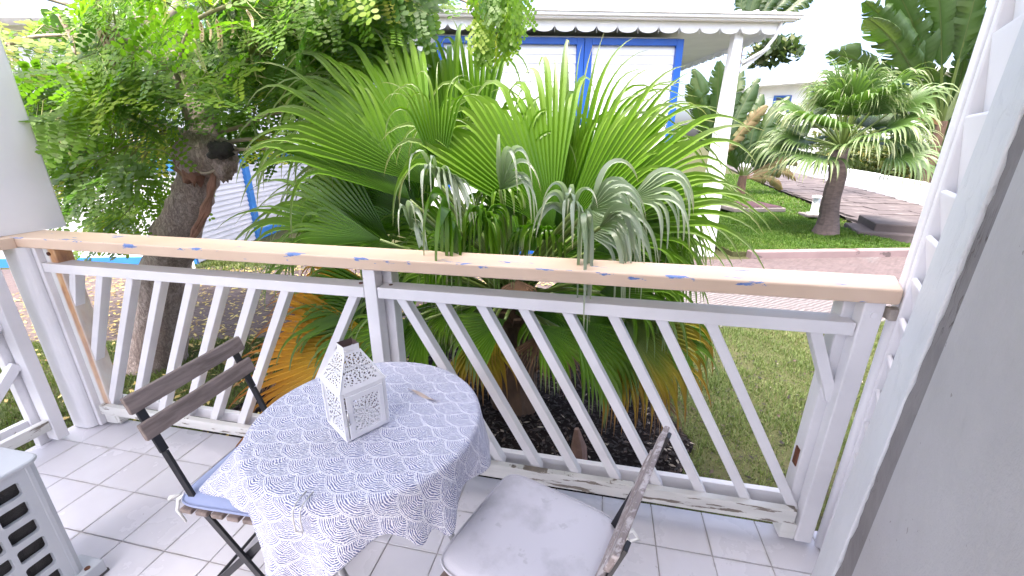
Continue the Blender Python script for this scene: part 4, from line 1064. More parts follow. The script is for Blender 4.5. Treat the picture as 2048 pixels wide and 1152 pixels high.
b = ony(1490,330,14.); traveller('banana_plant', (b[0],b[1],G), 'banana clump with leaning yellowing leaves to the right of the bungalow column', [(-40,.9,0),(-24,1,0),(-10,1.1,0),(4,1.05,0),(14,1.1,0),(24,1.05,0),(34,1,0),(46,.95,0),(58,.8,1),(72,.75,1),(86,.6,1)], 2.0, .30, 21, cr, .5, stalk=.22, curl=1.4)
b = ony(1428,330,13.); traveller('banana_plant', (b[0],b[1],G), 'banana clump with upright green leaves seen under the bungalow eaves', [(-26,1,0),(-16,1.1,0),(-8,1.1,0),(0,1.,0),(9,1.05,0),(18,1,0),(30,.8,1)], 2.1, .30, 22, cr, .9, stalk=.25)
b = ony(1443,330,20.); traveller('traveller_palm', (b[0],b[1],G), "top of a traveller's palm rising above the bungalow roof", [(-4,1,0),(6,1.05,0),(16,1.1,0),(26,1.12,0),(36,1.12,0),(46,1.1,0)], 2.2, .36, 23, cr, 5.2, stalk=.35, lean=.0)

# ---------------- generic leafy clumps
def leaf_cloud(pts, size, rg, aspect=.55):
    """one folded leaf quad per point"""
    n = len(pts); d = rg.normal(size=(n,3)); d /= np.linalg.norm(d,axis=1)[:,None]
    u = np.cross(d, rg.normal(size=(n,3))); u /= np.linalg.norm(u,axis=1)[:,None]
    s = size*rg.uniform(.6,1.3,(n,1)); a = d*s; b = u*s*aspect
    V = np.stack([pts-a, pts+b*.9, pts+a, pts-b*.9], 1).reshape(-1,3)
    F = np.arange(4*n).reshape(-1,4); return V, F, np.repeat(rg.uniform(0,1,n),4)
HEDGE = leafmat('hedge_leaf', [(0,(.035,.065,.015)),(.5,(.075,.11,.025)),(.85,(.15,.16,.05)),(1,(.32,.24,.06))], .5, .3, (1.3,1.4,.5))
DISTL = leafmat('distant_leaf', [(0,(.03,.06,.02)),(.7,(.07,.11,.035)),(1,(.13,.14,.05))], .55, .25, (1.2,1.4,.5))
def bush(name, c, r, n, size, label, seed, mat=HEDGE, cat='shrub', group=None, lean=0.):
    rg = np.random.default_rng(seed); c = np.array(c, float)
    t = thing(name, (c[0],c[1],G), label, cat, group)
    k = 14; sub = rg.normal(size=(k,3)); sub /= np.linalg.norm(sub,axis=1)[:,None]; sub = c+sub*np.array(r)*rg.uniform(.3,.8,(k,1))
    p = rg.normal(size=(n,3)); p /= np.linalg.norm(p,axis=1)[:,None]; p *= rg.uniform(.55,1.05,(n,1))
    pts = sub[rg.integers(0,k,n)]+p*np.array(r)*.48
    pts = pts[pts[:,2] > G]
    V, F, T = leaf_cloud(pts, size, rg)
    o = place('foliage', npmesh('foliage', V-np.array([c[0],c[1],G]), F, mat, False, T), t); o['kind'] = 'stuff'
    MB().tube([(c[0]-lean,c[1],G),(c[0]-lean,c[1],c[2]-.05 if lean else (c[2]+G)/2),(c[0],c[1],c[2])], [r[0]*.08,r[0]*.05,r[0]*.02], 7).build('trunk' if cat == 'tree' else 'stem', FIBRE, t)
    return t

# ---------------- stone path, steps, low wall on the right
STONE = chipped('grey_path_stone', (.075,.06,.06), (.14,.12,.115), .55, 1.3, (1,1,1), .9, .25, .1)
path = MB()
pl_ = [(7.35,7.9),(7.7,8.9),(8.15,11.5),(8.5,14.9),(9.65,23.6),(12.5,42)]; pr_ = [(10.1,7.2),(10.25,8.9),(10.6,12.0),(11.15,15),(12.75,24.3),(15.3,42)]
path.add([(p[0],p[1],G+.075) for p in pl_]+[(p[0],p[1],G+.075) for p in pr_], [(i,6+i,7+i,i+1) for i in range(5)])
pth = path.build('stone_path', simple('path_bed', (.07,.06,.058), .9, .3, 3, .5, 20)); tag(pth, kind='structure')
slab_me = [MB().prism(rr(0,0,.5,.5,.03,2), 0, .05).mesh('paving_slab', STONE) for _ in range(1)]
rp_ = random.Random(9); yy = 7.6
while yy < 21:
    h = .62*(1+.03*(yy-7.6)); f = lambda arr, y: float(np.interp(y, [p[1] for p in arr], [p[0] for p in arr]))
    xl, xr = f(pl_, yy+h/2), f(pr_, yy+h/2); x = xl+rp_.uniform(0,.1)
    while x < xr-.2:
        wd = min(rp_.uniform(.6,1.05), xr-x)
        if wd > .25: place('paving_slab', slab_me[0], pth, (x+wd/2, yy+h/2, G+.058+rp_.uniform(-.006,.012)), (rp_.uniform(-.012,.012),rp_.uniform(-.012,.012),rp_.uniform(-.02,.02)), (wd-.035,h-.035,1))
        x += wd
    yy += h
steps = thing('stone_steps', (7.6,7.0,G), 'two worn stone steps at the lower end of the paved path', 'steps')
def step(px, zt_, zb_, dep, wd, ang):
    p = onz(px[0], px[1], zt_); d = np.array([math.cos(ang),math.sin(ang),0]); e = np.array([-d[1],d[0],0])
    c = [p, p+d*wd, p+d*wd+e*dep, p+e*dep]
    return MB().prism([(q[0],q[1]) for q in c], zb_, zt_)
step((1716,463), G+.14, G-.02, 1.0, 2.4, math.radians(-14)).build('step', STONE, steps, bevel=.02)
step((1752,447), G+.27, G-.02, 1.1, 2.4, math.radians(-14)).build('step', STONE, steps, bevel=.02)
def lw_mat():
    n = N('stained_white_wall'); co = n.coord(); st = n.noise(n.coord(scale=(3,3,.4)), 3, 6, .65)
    n.col(n.mix(n.ramp(st, [(.52,0),(.72,.6)]), (.78,.78,.79), (.33,.32,.33))); n.set(Roughness=.8); return n.m
lwl = thing('garden_wall', (10.6,12,G), 'long low white garden wall with grey stains beside the stone path', 'wall')
wl = [(p[0]+.02,p[1]) for p in pr_]; wl[0] = (9.9,5.5); LW = lw_mat()
m = MB()
for i in range(len(wl)-1):
    a_, b_ = np.array(wl[i]), np.array(wl[i+1]); d = nrm(np.r_[b_-a_,0])[:2]; e = np.array([d[1],-d[0]])*.22
    m = MB().prism([tuple(a_),tuple(b_),tuple(b_+e),tuple(a_+e)][::-1], G-.05, G+.60+.02*i); m.build('wall_section', LW, lwl, bevel=.02)
# bollard lamp on its plinth
lb = onz(1626,432,G+.07); blm = thing('garden_lamp', tuple(lb), 'small white bollard lamp on a square concrete plinth behind the lawn palm trunk', 'lamp')
PLN = simple('plinth_concrete', (.14,.125,.12), .9, .2, 8); LMW = simple('lamp_white', (.78,.79,.8), .4, .05)
MB().box(-.22,.22,-.22,.22,0,.05).build('plinth', PLN, blm, bevel=.01, local=True)
MB().tube([(0,0,.05),(0,0,.07),(0,0,.075),(0,0,.28)], [.14,.14,.075,.075], 16).build('post', LMW, blm, local=True)
MB().tube([(0,0,.28),(0,0,.40)], [.06,.06], 14).build('lens', simple('frosted_lens',(.6,.66,.68),.2,.05), blm, True, local=True)
for k in range(4):
    a_ = k*math.pi/2; MB().bar((.068*math.cos(a_),.068*math.sin(a_),.28),(.068*math.cos(a_),.068*math.sin(a_),.40),.012,.012).build('lens_guard', LMW, blm, local=True)
MB().tube([(0,0,.40),(0,0,.43),(0,0,.45)], [.10,.10,.03], 16).build('cap', LMW, blm, local=True)
# inspection chamber
sb = onz(1492,418,G+.07); ins = thing('inspection_cover', tuple(sb), 'low dark red inspection cover on a concrete frame in the lawn', 'cover', rz=A15)
MB().box(-.62,.62,-.55,.55,0,.10).build('frame', PLN, ins, bevel=.02, local=True)
for k in (-1,1): MB().box(-.28+k*.29,.28+k*.29,-.48,.48,.1,.125).build('lid', simple('dark_red_paint',(.05,.018,.024),.6,.2,6), ins, bevel=.006, local=True)
# thin white post by the far path
pp = onz(1504,318,G+.08); po = thing('white_post', tuple(pp), 'thin white post with a small box at the far end of the path', 'post')
MB().tube([(0,0,0),(0,0,1.1)], .06, 8).build('shaft', LMW, po, local=True); MB().box(-.22,.1,-.1,.1,.75,1.1).build('box', LMW, po, bevel=.02, local=True)
# far villa on higher ground
def hill_mat(): return bpy.data.materials['lawn_ground']
vb = ony(1600,215,30.); vz = vb[2]
villa = thing('villa', (vb[0],vb[1],G), 'far white villa with low roof and blue window frames above the hedge', 'house')
def vbx(x0,x1,y0,y1,z0,z1): return MB().box(vb[0]+x0,vb[0]+x1,vb[1]+y0,vb[1]+y1,z0,z1)
vbx(-2.4,7.5,0,8,G,vz+1.5).build('wall', HOUSE_WHITE, villa)
rfv = MB(); x0, x1, y0, y1 = vb[0]-3.2, vb[0]+9, vb[1]-1.2, vb[1]+9
rfv.add([(x0,y0,vz+1.15),(x1,y0,vz+1.75),(x1,y1,vz+1.75),(x0,y1,vz+1.15),(x0,y0,vz+1.3),(x0+4,y0,vz+1.95),(x1,y0,vz+1.85),(x1,y1,vz+1.85),(x0+4,y1,vz+1.95),(x0,y1,vz+1.3)],
   [(3,2,1,0),(4,5,8,9),(5,6,7,8),(0,1,6,5,4),(3,9,8,7,2),(1,2,7,6),(0,4,9,3)])
rfv.build('roof', HOUSE_WHITE, villa)
GLASS = simple('dark_window_glass', (.03,.035,.05), .1, .2, 3)
for (a_, w_, h0, h1) in ((-1.6,1.0,-.5,.7),(.35,2.4,-.2,1.25),(4.,2.2,-.2,1.25)):
    wi = vbx(a_,a_+w_,-.06,.0,vz+h0,vz+h1).build('window', BLUE, villa); vbx(a_+.14,a_+w_-.14,-.075,-.061,vz+h0+.12,vz+h1-.12).build('pane', GLASS, wi)
vbx(-2.4,7.5,-1.0,-.9,vz-.9,vz-.3).build('balcony_front', HOUSE_WHITE, villa)
vbx(2.9,3.15,-.9,-.65,vz-.9,vz+1.6).build('column', HOUSE_WHITE, villa)
# hedge and shrubs behind the garden wall, trees behind the houses
hs_ = onz(1745,350,G)
for i, (u, y, r, sz, lab) in enumerate([(1800,18.,(1.5,.8,.9),.15,'yellow green shrub behind the garden wall beside the louvre shutter'),(1745,22.,(2.0,.9,1.2),.16,'rounded shrub behind the garden wall and lawn palm crown'),
        (1865,16,(1.1,.7,1.0),.13,'spiky shrub half hidden by the louvre shutter'),(1690,27.,(2.4,1,1.6),.2,'broad shrub further along the garden wall'),(1610,33,(2.8,1.2,2.1),.25,'dense shrub below the far villa'),(1540,44,(3.2,1.4,2.2),.28,'hedge clump at the far end of the path')]):
    c = ony(u, 330, y); bush('garden_shrub', (c[0],c[1],G+r[2]*.9), r, 3000, sz*.6, lab, 40+i)
for i, (x, y, z, r, lab) in enumerate([(-3.4,9.6,.7,(1.3,1.,1.1),'leafy green shrub in the gap between cabin and bungalow'),(-1.6,8.6,.4,(1.0,.8,.8),'low shrub beside the bungalow end wall'),(-5.2,12.5,1.6,(2.,1.2,1.9),'tall bush standing behind the cabin')]):
    bush('gap_shrub', (x,y,z), r, 3200, .10, lab, 140+i)
rgd = random.Random(77)
for i in range(9):
    x = -26+i*8.5+rgd.uniform(-2,2); y = 46+rgd.uniform(-3,6); h = rgd.uniform(1.2,2.0)
    bush('distant_tree', (x,y,h), (4.,3.,2.2), 1500, .42, 'low dark tree in the row on the horizon behind the houses', 90+i, DISTL, 'tree', 'trees along the horizon')
c = ony(1535,105,9.5); 
bush('flowering_tree', (c[0]+.1,c[1],c[2]), (.5,.5,.32), 420, .10, 'thin dark leaved treetop beside the bungalow eave corner', 61, DISTL, 'tree', lean=.82)

# ================================================================== the leafy tree on the left
tree = thing('seed_pod_tree', (-.70,.97,G), 'leaning tree with cracked bark, feathery leaves and dry seed pods behind the railing', 'tree')
def bark_mat():
    n = N('cracked_grey_bark'); co = n.coord(scale=(1,1,.45))
    f = n.noise(co, 34, 8, .7); g = n.noise(co, 4, 5, .6); fis = n.noise(n.coord(scale=(1,1,.28)), 26, 6, .7, 1.2); pl2 = n.noise(n.coord(scale=(1,1,.7)), 16, 3, .5, 2.)
    fi = n.ramp(n.math('ABSOLUTE', n.math('SUBTRACT', fis, .5)), [(.0,1),(.035,0)]); f2 = n.ramp(n.math('ABSOLUTE', n.math('SUBTRACT', pl2, .5)), [(.0,1),(.02,0)])
    cr_ = n.math('MAXIMUM', fi, f2)
    base = n.ramp(f, [(.3,(.19,.145,.13)),(.5,(.33,.265,.24)),(.72,(.45,.385,.355))]); base = n.mix(n.ramp(g, [(.5,0),(.72,.5)]), base, (.17,.10,.075))
    n.col(n.mix(n.math('MULTIPLY', cr_, .6), base, (.09,.06,.05))); n.set(Roughness=.9)
    n.bump(n.math('SUBTRACT', n.math('MULTIPLY', f, .6), n.math('MULTIPLY', cr_, .8)), .6, .012); return n.m
BARK = bark_mat(); BURN = simple('charred_cut', (.025,.022,.022), .9, .4, 20, .6, 60); TWIG = simple('twig_grey', (.30,.25,.20), .8, .25, 10)
TORN = simple('torn_heartwood', (.20,.105,.075), .9, .4, 14, 1., 30, stretch=(1,1,.3))
rq = random.Random(21)
tp = [ (318,745,.955),(320,690,.96),(322,620,.965),(330,540,.975),(352,470,.99),(382,400,1.0),(402,345,1.02),(414,305,1.04) ]
q = [ony(*p) for p in tp]; q[0][2] = G-.03
rad = [.20,.165,.148,.142,.132,.112,.105,.13]
# resample for rough surface
qq = []; rr_ = []
for i in range(len(q)-1):
    for k in range(5):
        t = k/5; qq.append(q[i]*(1-t)+q[i+1]*t); rr_.append(rad[i]*(1-t)+rad[i+1]*t)
qq.append(q[-1]); rr_.append(rad[-1])
qq.append(q[-1]+np.array([.02,0,.05])); rr_.append(.15); qq.append(q[-1]+np.array([.03,0,.09])); rr_.append(.11)
MB().tube(qq, [r*rq.uniform(.94,1.06) for r in rr_], 26, True, .055, rq).build('trunk', BARK, tree, True)
# burnt pruning cut facing the veranda
cc = ony(440,298,.86); dcut = nrm(POS-cc+np.array([.4,0,.4])); 
CUT = (cc-dcut*.03, (.075,.05,.05))
def lump(c, r, mat, name, seed, amp=.25, nu=22, nv=14):
    rg = np.random.default_rng(seed); ph = rg.uniform(0,6.28,(6,3)); fr = rg.uniform(2,9,(6,3)); V = []; F = []
    for i in range(nv+1):
        for k in range(nu):
            th = math.pi*i/nv; a = 2*math.pi*k/nu; d = np.array([math.sin(th)*math.cos(a),math.sin(th)*math.sin(a),math.cos(th)])
            h = 1+amp*np.mean(np.sin(fr@d*1.+ph[:,0])*np.cos(fr[:,::-1]@d+ph[:,1]))*1.6+rg.uniform(-.03,.03)*(0 < i < nv); V.append(np.array(c)+d*np.array(r)*h)
    F = [(i*nu+k,(i+1)*nu+k,(i+1)*nu+(k+1)%nu,i*nu+(k+1)%nu) for i in range(nv) for k in range(nu)]
    MB().add(V, F).build(name, mat, tree, True)
lump(ony(412,312,1.0), (.19,.15,.14), BARK, 'burl', 1, .35); lump(ony(382,330,.93), (.085,.07,.10), TORN, 'burl', 2, .6); lump(ony(375,300,.95), (.07,.07,.06), BARK, 'burl', 3, .5); lump(ony(446,330,.95), (.07,.06,.09), BARK, 'burl', 4, .4)
lump(CUT[0], CUT[1], BURN, 'pruning_cut', 6, .35)
# strip of torn bark running down the trunk
tb_ = [ony(*p) for p in ((428,345,.915),(424,372,.905),(418,395,.90),(410,418,.885),(402,440,.88),(392,460,.875),(384,478,.875))]
MB().tube(tb_, [.012,.022,.016,.026,.02,.024,.01], 12, True, .4, rq).build('torn_bark', TORN, tree)
def branch(px, r0, r1, name='branch', mat=TWIG, n=8):
    P = [ony(*p) for p in px]; pts = []
    for i in range(len(P)-1):
        for k in range(4):
            t = k/4; p_1 = P[max(i-1,0)]; p2 = P[min(i+2,len(P)-1)]
            pts.append(.5*((2*P[i])+(P[i+1]-p_1)*t+(2*p_1-5*P[i]+4*P[i+1]-p2)*t*t+(3*P[i]-p_1-3*P[i+1]+p2)*t**3))
    pts.append(P[-1]); m = MB(); m.tube(pts, np.linspace(r0, r1, len(pts)), n, True, .05, rq); m.build(name, mat, tree, True)
    return pts
BR = []
BR += branch([(420,300,1.15),(395,210,1.35),(345,110,1.5),(312,40,1.6),(295,-60,1.7),(270,-200,1.8)], .085, .05, 'limb', BARK, 12)
BR += branch([(318,60,1.58),(352,20,1.62),(380,-60,1.7)], .04, .025)
BR += branch([(325,75,1.55),(270,30,1.5),(235,-20,1.5)], .035, .02)
BR += branch([(357,165,.95),(345,140,.9),(270,88,.8),(200,45,.75),(150,15,.7),(70,-10,.65)], .013, .009)
BR += branch([(357,165,.95),(358,130,.92),(372,75,.9),(400,35,.88),(462,10,.85)], .014, .008)
BR += branch([(380,250,1.05),(362,200,1.0),(357,165,.95)], .02, .014)
BR += branch([(420,180,1.2),(460,150,1.15),(500,110,1.1)], .013, .006)
BR += branch([(440,265,1.05),(490,250,1.0),(520,235,.95),(565,222,.92)], .014, .008)
BR += branch([(455,285,1.0),(500,278,.95),(560,280,.9),(610,300,.88)], .012, .006)
BR += branch([(455,300,.98),(510,298,.9),(575,296,.85)], .010, .005)
BR += branch([(450,325,.95),(420,345,.88),(400,345,.85)], .010, .006)
BR += branch([(0,95,.9),(60,75,.85),(125,70,.82)], .015, .007)
BR += branch([(55,250,.9),(90,240,.88)], .007, .004)
BR += branch([(380,270,1.1),(280,240,1.2),(150,220,1.3),(40,260,1.3)], .03, .012)
BR += branch([(395,250,1.2),(500,120,1.4),(640,20,1.5),(760,-60,1.5)], .035, .02)
BR += branch([(760,-60,1.5),(860,-25,1.4),(945,8,1.3),(985,25,1.25)], .012, .005)
BR += branch([(400,230,1.3),(470,60,1.8),(560,-80,2.2)], .04, .02)

LEAFT = leafmat('feathery_leaflet', [(0,(.075,.15,.04)),(.35,(.12,.225,.03)),(.7,(.18,.30,.03)),(.93,(.26,.35,.035)),(1,(.40,.36,.04))], .45, .55, (1.15,1.45,.5), spec=.45)
def compound(V, F, T, p0, d, nv, L, npair, nlf, lsz, tint, rg):
    d = nrm(d); n = np.asarray(nv, float); n = nrm(n-d*(n@d)+1e-6); s = np.cross(d, n)
    dz = np.array([0,0,-1.])
    for k in range(npair):
        q = (k+.8)/npair; base = p0+d*L*q+dz*L*.22*q*q
        for sd in (-1,1):
            pd = nrm(s*sd*.82+d*.55+dz*.18+rg.normal(size=3)*.10); PL = L*.55*(1-.35*abs(q-.55))
            pn = nrm(n-pd*(n@pd)); ps = np.cross(pd, pn)
            for j in range(nlf):
                t = (j+.6)/nlf; c = base+pd*PL*t+dz*PL*.25*t*t
                for s2 in (-1,1):
                    ld = nrm(ps*s2*.95+pd*.35+pn*rg.uniform(-.25,.25)); wv = np.cross(ld, pn)*lsz*.31
                    l = lsz*rg.uniform(.85,1.1)*(1 if j < nlf-1 else 1.15)
                    b = len(V)
                    V += [c, c+ld*l*.35-wv, c+ld*l*.8-wv*.9, c+ld*l, c+ld*l*.8+wv*.9, c+ld*l*.35+wv]
                    F.append((b,b+1,b+2,b+3)); F.append((b,b+3,b+4,b+5)); T += [min(1,max(0,tint+rg.uniform(-.06,.06)))]*6
# crown outline in the photograph: only keeps sprays where the tree really shows leaves
def dens(u, v):
    if u < -200 or v < -60: return .12
    lim = np.interp(u, [-250,0,60,120,170,230,280,330,360,400,450,480,520,560,600,640,700,760,830,870,900,930,960,1045,1070],
                       [480,470,470,470,455,440,400,420,420,340,300,300,310,300,270,220,110,20,-60,-80,-90,-90,40,40,-100])
    if v > lim: return 0
    if 900 < u < 950: return 1. if v < -20 else 0
    if v > 300: return .42 if u < 330 else .30
    if u > 560 and v > 90: return .55
    return 1.
rgn = np.random.default_rng(31); LVv, LVf, LVt = [], [], []; cnt = 0; spr = []
blobs = [((-.55,1.15,1.75),(1.05,.75,.62)),((.25,1.1,1.95),(.75,.6,.55)),((-1.35,.95,1.7),(.8,.7,.75)),((-.5,1.8,2.2),(1.2,.6,.5)),((.65,1.6,2.3),(1.0,.6,.5)),
         ((-.9,.95,1.22),(.75,.55,.28)),((-1.7,1.6,1.5),(.8,.7,.6)),((1.1,1.3,2.2),(.6,.4,.3)),((-.2,.75,1.9),(.6,.3,.4)),((-.95,.72,1.15),(.45,.3,.22))]
tries = 0
while cnt < 800 and tries < 24000:
    tries += 1
    c, r = blobs[rgn.integers(0, len(blobs))]
    g = rgn.normal(size=3); g /= np.linalg.norm(g); p = np.array(c)+g*np.array(r)*rgn.uniform(.35,1.)
    (uv,), (dep,) = pj(p)
    if rgn.random() > dens(uv[0], uv[1]): continue
    if 300 < uv[0] < 500 and 205 < uv[1] < 370 and p[1] < 1.25: continue      # the pruned head stays bare
    if p[1] < 1.05 and any(abs((uv[0]-x0)*(y1_-y0)-(uv[1]-y0)*(x1_-x0))/math.hypot(x1_-x0,y1_-y0) < 34 and min(x0,x1_)-20 < uv[0] < max(x0,x1_)+20 and uv[1] < max(y0,y1_)+10
        for (x0,y0,x1_,y1_) in ((355,150,270,88),(270,88,90,0),(357,150,385,55),(385,55,465,5),(310,110,300,-40))): continue
    if dep < 1.2 or p[1] < .42 or (p[1] < .95 and uv[0] < 190): continue
    out = nrm(p-np.array([-.3,1.3,1.5])+rgn.normal(size=3)*.5); out[2] = out[2]*.4-.25
    spr.append((p, out))
    tint = np.clip(.42+.26*rgn.normal()+(.16 if p[1] < 1.0 else -.06), .05, .93)  # nearer sprays painted lighter, rear ones darker, as shade inside the crown
    if rgn.random() < .008: tint = 1.
    compound(LVv, LVf, LVt, p, out, np.array([.1,-.95,.75])+rgn.normal(size=3)*.40, rgn.uniform(.22,.34), rgn.integers(2,5), rgn.integers(6,9), rgn.uniform(.030,.042), tint, rgn); cnt += 1
# the hanging spray in front of the bungalow eaves
for k in range(46):
    u = rgn.uniform(955,1040); v = rgn.uniform(-90,62) ; p = ony(u, v, rgn.uniform(1.15,1.4))
    if v > 40 and not (960 < u < 1035): continue
    compound(LVv, LVf, LVt, p, np.array([rgn.uniform(-.3,.3),rgn.uniform(-.3,.3),-1]), rgn.normal(size=3)+np.array([0,-.6,.3]), rgn.uniform(.09,.14), 3, 5, .024, np.clip(rgn.normal(.62,.25),.1,.96), rgn)
o = place('crown', npmesh('crown', np.array(LVv)-np.array([-.70,.97,G]), np.array(LVf), LEAFT, False, np.array(LVt)), tree); o['kind'] = 'stuff'
# rachises and twigs that carry the sprays
m = MB()
BRn = np.array(BR)
for (p, out) in spr:
    d = nrm(out); L = .28
    m.tube([p, p+d*L*.5+np.array([0,0,-.015]), p+d*L+np.array([0,0,-.06])], [.0022,.0018,.001], 3, False)
    i = np.argmin(((BRn-p)**2).sum(1)); b_ = BRn[i]
    if np.linalg.norm(b_-p) < .9:
        md = (b_+p)/2+np.array([0,0,.05]); m.tube([b_, md, p], [.005,.004,.0022], 3, False)
tw = m.build('twigs', simple('green_twig', (.17,.19,.06), .7, .3, 10), tree); tw['kind'] = 'stuff'
# dry seed pods
POD = None
def pod_mat():
    n = N('dry_seed_pod'); uv = n.n('ShaderNodeUVMap'); x, y, z = n.sep(uv.outputs[0])
    fx = n.math('FRACT', n.math('MULTIPLY', y, 7.)); d = n.math('SQRT', n.math('ADD', n.math('POWER', n.math('SUBTRACT', fx, .5), 2.), n.math('POWER', n.math('MULTIPLY', n.math('SUBTRACT', x, .5), 1.5), 2.)))
    n.col(n.mix(n.ramp(d, [(.24,1),(.34,0)]), n.ramp(n.noise(n.coord(), 60, 4), [(.3,(.50,.36,.26)),(.7,(.66,.52,.40))]), (.16,.05,.03))); n.set(Roughness=.5); return n.m
POD = pod_mat()
def pod(u, v, y, L, ang, tw_):
    n = 12; V = []; F = []; U = []
    for k in range(n+1):
        t = k/n; wv = L*.095*min(1,(t*6+.05))**.7*min(1,((1-t)*6+.05))**.7
        for x in (-1,-.4,.4,1): V.append((x*wv, .004*(1-x*x)+.01*math.sin(t*4), -t*L)); U.append(((x+1)/2, t))
        if k:
            b = 4*(k-1); F += [(b+j,b+j+1,b+j+5,b+j+4) for j in range(3)]
    F = np.array(F); me = npmesh('seed_pod', np.array(V), F, POD, True); ul = me.uv_layers.new(name='UVMap'); ul.data.foreach_set('uv', np.array(U)[F.ravel()].astype(np.float32).ravel())
    p = ony(u, v, y); o = place('seed_pod', me, tree, Vector(p)-Vector(tree.location), (0,ang,tw_)); sd = o.modifiers.new('thickness','SOLIDIFY'); sd.thickness = .004; sd.offset = 0
for (u, v, y, L, an, tw_) in ((115,28,.66,.20,-.35,.3),(192,52,.70,.21,-.2,.5),(205,60,.72,.17,-.28,.9),(220,68,.74,.15,-.1,.2),(432,38,.85,.15,.05,.6),(412,40,.86,.10,-.1,.2),(400,42,.86,.10,.1,1.),(492,20,.82,.09,-.4,.3),(462,48,.85,.07,.2,.5),(2,70,.8,.12,-.4,.3),(12,105,.8,.09,-.2,.3)):
    pod(u, v, y, L, an, tw_-.5)

# ================================================================== grass and litter
GRASS = leafmat('grass_blade', [(0,(.075,.115,.03)),(.4,(.13,.17,.055)),(.7,(.21,.22,.10)),(1,(.33,.28,.18))], .55, .35, (1.2,1.35,.5), spec=.3)
LAWN = leafmat('lawn_blade', [(0,(.05,.115,.014)),(.5,(.10,.18,.025)),(.8,(.17,.215,.06)),(1,(.28,.26,.12))], .55, .4, (1.2,1.4,.4), spec=.3)
def grass(name, sampler, n, h, wd, label, seed, z=G, mat=None):
    rg = np.random.default_rng(seed); P = sampler(rg, n); P = np.asarray(P); n = len(P)
    a = rg.uniform(0,6.283,n); tilt = rg.uniform(.1,1.1,n); cl = .75+.45*np.sin(P[:,0]*7.3+2*np.sin(P[:,1]*5.1))*np.sin(P[:,1]*8.7+1.5*np.sin(P[:,0]*6.3)); hh = h*rg.uniform(.5,1.25,n)*cl
    d = np.stack([np.cos(a),np.sin(a)],1); e = np.stack([-np.sin(a),np.cos(a)],1)*wd*rg.uniform(.6,1.3,(n,1))
    b0 = np.c_[P-e, np.full(n,z)]; b1 = np.c_[P+e, np.full(n,z)]
    m0 = np.c_[P-e*.75+d*(hh*np.sin(tilt)*.4)[:,None], z+hh*np.cos(tilt*.6)*.6]; m1 = np.c_[P+e*.75+d*(hh*np.sin(tilt)*.4)[:,None], z+hh*np.cos(tilt*.6)*.6]
    t = np.c_[P+d*(hh*np.sin(tilt)*1.0)[:,None], z+hh*np.cos(tilt)*.95]
    V = np.stack([b0,b1,m1,m0,t],1).reshape(-1,3); i = np.arange(n)*5
    F = np.concatenate([np.stack([i,i+1,i+2],1),np.stack([i,i+2,i+3],1),np.stack([i+3,i+2,i+4],1)])
    patch = .5+.28*np.sin(P[:,0]*2.1+1)*np.cos(P[:,1]*1.7)+.15*np.sin(P[:,0]*5.3+P[:,1]*4.1)
    T = np.repeat(np.clip(patch*.55+rg.normal(0,.18,n),0,1),5)
    o = place(name, npmesh(name, V, F, mat or GRASS, False, T)); tag(o, label, 'grass', kind='stuff'); return o
def inpoly(P, poly):
    x, y = P[:,0], P[:,1]; r = np.zeros(len(P), bool); j = len(poly)-1
    for i in range(len(poly)):
        xi, yi = poly[i]; xj, yj = poly[j]
        c = ((yi > y) != (yj > y)) & (x < (xj-xi)*(y-yi)/(yj-yi+1e-12)+xi); r ^= c; j = i
    return r
def hinv(P): q = P-H0[:2]; return q@HU[:2], q@HV[:2]
def near_right(rg, n):
    P = np.stack([rg.uniform(2.2,6.6,n),rg.uniform(.2,3.6,n)],1); a, v = hinv(P)
    k = (v < -2.40) & ~inpoly(P, bed_poly) ; 
    bare = np.sin(P[:,0]*3.1)*np.cos(P[:,1]*4.3+.5)+.5*np.sin(P[:,0]*9+P[:,1]*7); bare = bare+.6*np.sin(P[:,0]*17+3*np.sin(P[:,1]*11))*np.sin(P[:,1]*19+2*np.sin(P[:,0]*13)); k &= ~((bare > .55) & (rg.random(n) < .75)); return P[k]
grass('near_lawn_grass', near_right, 150000, .045, .0022, 'short patchy green grass between the railing and the concrete road', 1)
def near_left(rg, n):
    P = np.stack([rg.uniform(-3.2,1.2,n),rg.uniform(.2,2.2,n)],1); a, v = hinv(P); k = (v < -2.42) & ~inpoly(P, bed_poly); return P[k]
grass('tree_foot_grass', near_left, 60000, .05, .0028, 'green grass round the foot of the leaning tree', 2)
def edge_left(rg, n): return np.stack([rg.uniform(-2.2,-.24,n),rg.uniform(-1.8,.25,n)],1)
grass('veranda_edge_grass', edge_left, 22000, .07, .003, 'grass tufts along the open edge of the tiled floor', 3)
def far_lawn(rg, n):
    P = H0[:2]+np.outer(rg.uniform(.36,3.45,n),HU[:2])+np.outer(rg.uniform(.03,3.5,n)**1.0,HV[:2]); return P
grass('raised_lawn_grass', far_lawn, 60000, .06, .005, 'bright green lawn under the small palm behind the kerb', 4, G+.07, LAWN)
def mid_lawn(rg, n):
    P = np.stack([rg.uniform(3.2,9.5,n),rg.uniform(8.,24,n)],1); xl = np.interp(P[:,1],[p[1] for p in pl_],[p[0] for p in pl_]); a, v = hinv(P); return P[(P[:,0] < xl-.03) & ((v > 3.5) | (a > 3.5)) & ((a > .6))]
grass('distant_lawn_grass', mid_lawn, 70000, .07, .012, 'sunny lawn beyond the inspection cover', 5, G, LAWN)
def isl(rg, n):
    P = np.stack([rg.normal(-2.5,.45,n),rg.normal(3.75,.35,n)],1); return P
grass('cabin_grass_island', isl, 9000, .06, .006, 'small grass patch beside the boarded cabin wall', 6)
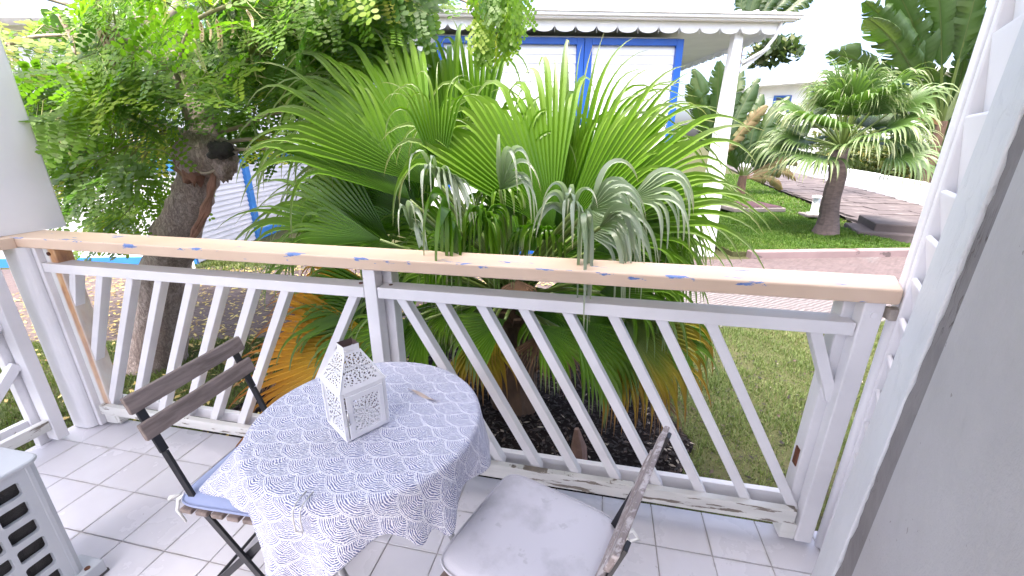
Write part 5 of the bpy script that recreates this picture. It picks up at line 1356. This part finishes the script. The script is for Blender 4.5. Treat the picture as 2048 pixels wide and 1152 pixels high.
# fallen leaves on the road and grass under the tree, and mulch chips in the bed
def litter(name, sampler, n, size, mat, label, seed, z, thick=.02):
    rg = np.random.default_rng(seed); P = sampler(rg, n); n = len(P); pts = np.c_[P, z+rg.uniform(.002,thick,n)]
    a = rg.uniform(0,6.283,n); s = size*rg.uniform(.5,1.4,n)
    d = np.stack([np.cos(a)*s,np.sin(a)*s,rg.uniform(-.25,.35,n)*s],1); u = np.stack([-np.sin(a)*s*.4,np.cos(a)*s*.4,rg.uniform(-.2,.2,n)*s],1)
    V = np.stack([pts-d,pts+u,pts+d,pts-u],1).reshape(-1,3); V[:,2] = np.maximum(V[:,2], z+.001); F = np.arange(4*n).reshape(-1,4)
    o = place(name, npmesh(name, V, F, mat, False, np.repeat(rg.uniform(0,1,n),4))); tag(o, label, 'leaf litter', kind='stuff')
LIT = leafmat('fallen_leaf', [(0,(.20,.12,.05)),(.5,(.42,.32,.10)),(1,(.60,.50,.20))], .7, .15, (1,1,.6))
MUL = leafmat('mulch_chip', [(0,(.008,.006,.006)),(.75,(.022,.015,.014)),(.94,(.07,.045,.035)),(1,(.3,.26,.22))], .9, .05, (1,1,1))
def lit_road(rg, n):
    aa = rg.uniform(-8.5,-1.5,n); vv = rg.uniform(-2.42,-.2,n); return H0[:2]+np.outer(aa,HU[:2])+np.outer(vv,HV[:2])
litter('fallen_leaves', lit_road, 5200, .022, LIT, 'small yellow fallen leaves scattered on the road under the tree', 1, G+.004)
def lit_grass(rg, n): return np.stack([rg.uniform(-2.2,1.2,n),rg.uniform(.25,1.6,n)],1)
litter('fallen_leaves', lit_grass, 900, .022, LIT, 'yellow fallen leaves lying in the grass round the tree foot', 2, G+.02)
def lit_bed(rg, n):
    P = np.stack([rg.uniform(.35,3.1,n),rg.uniform(.21,1.75,n)],1); return P[inpoly(P, bed_poly)]
litter('mulch_chips', lit_bed, 9000, .016, MUL, 'dark mulch and dead leaf bits in the planting bed under the palm', 3, G+.02, .015)
def lit_lawn(rg, n): return np.stack([rg.uniform(2.9,5.2,n),rg.uniform(.25,2.,n)],1)
litter('dry_debris', lit_lawn, 700, .014, MUL, 'dry leaf bits lying in the patchy grass beside the bed', 4, G+.015, .02)
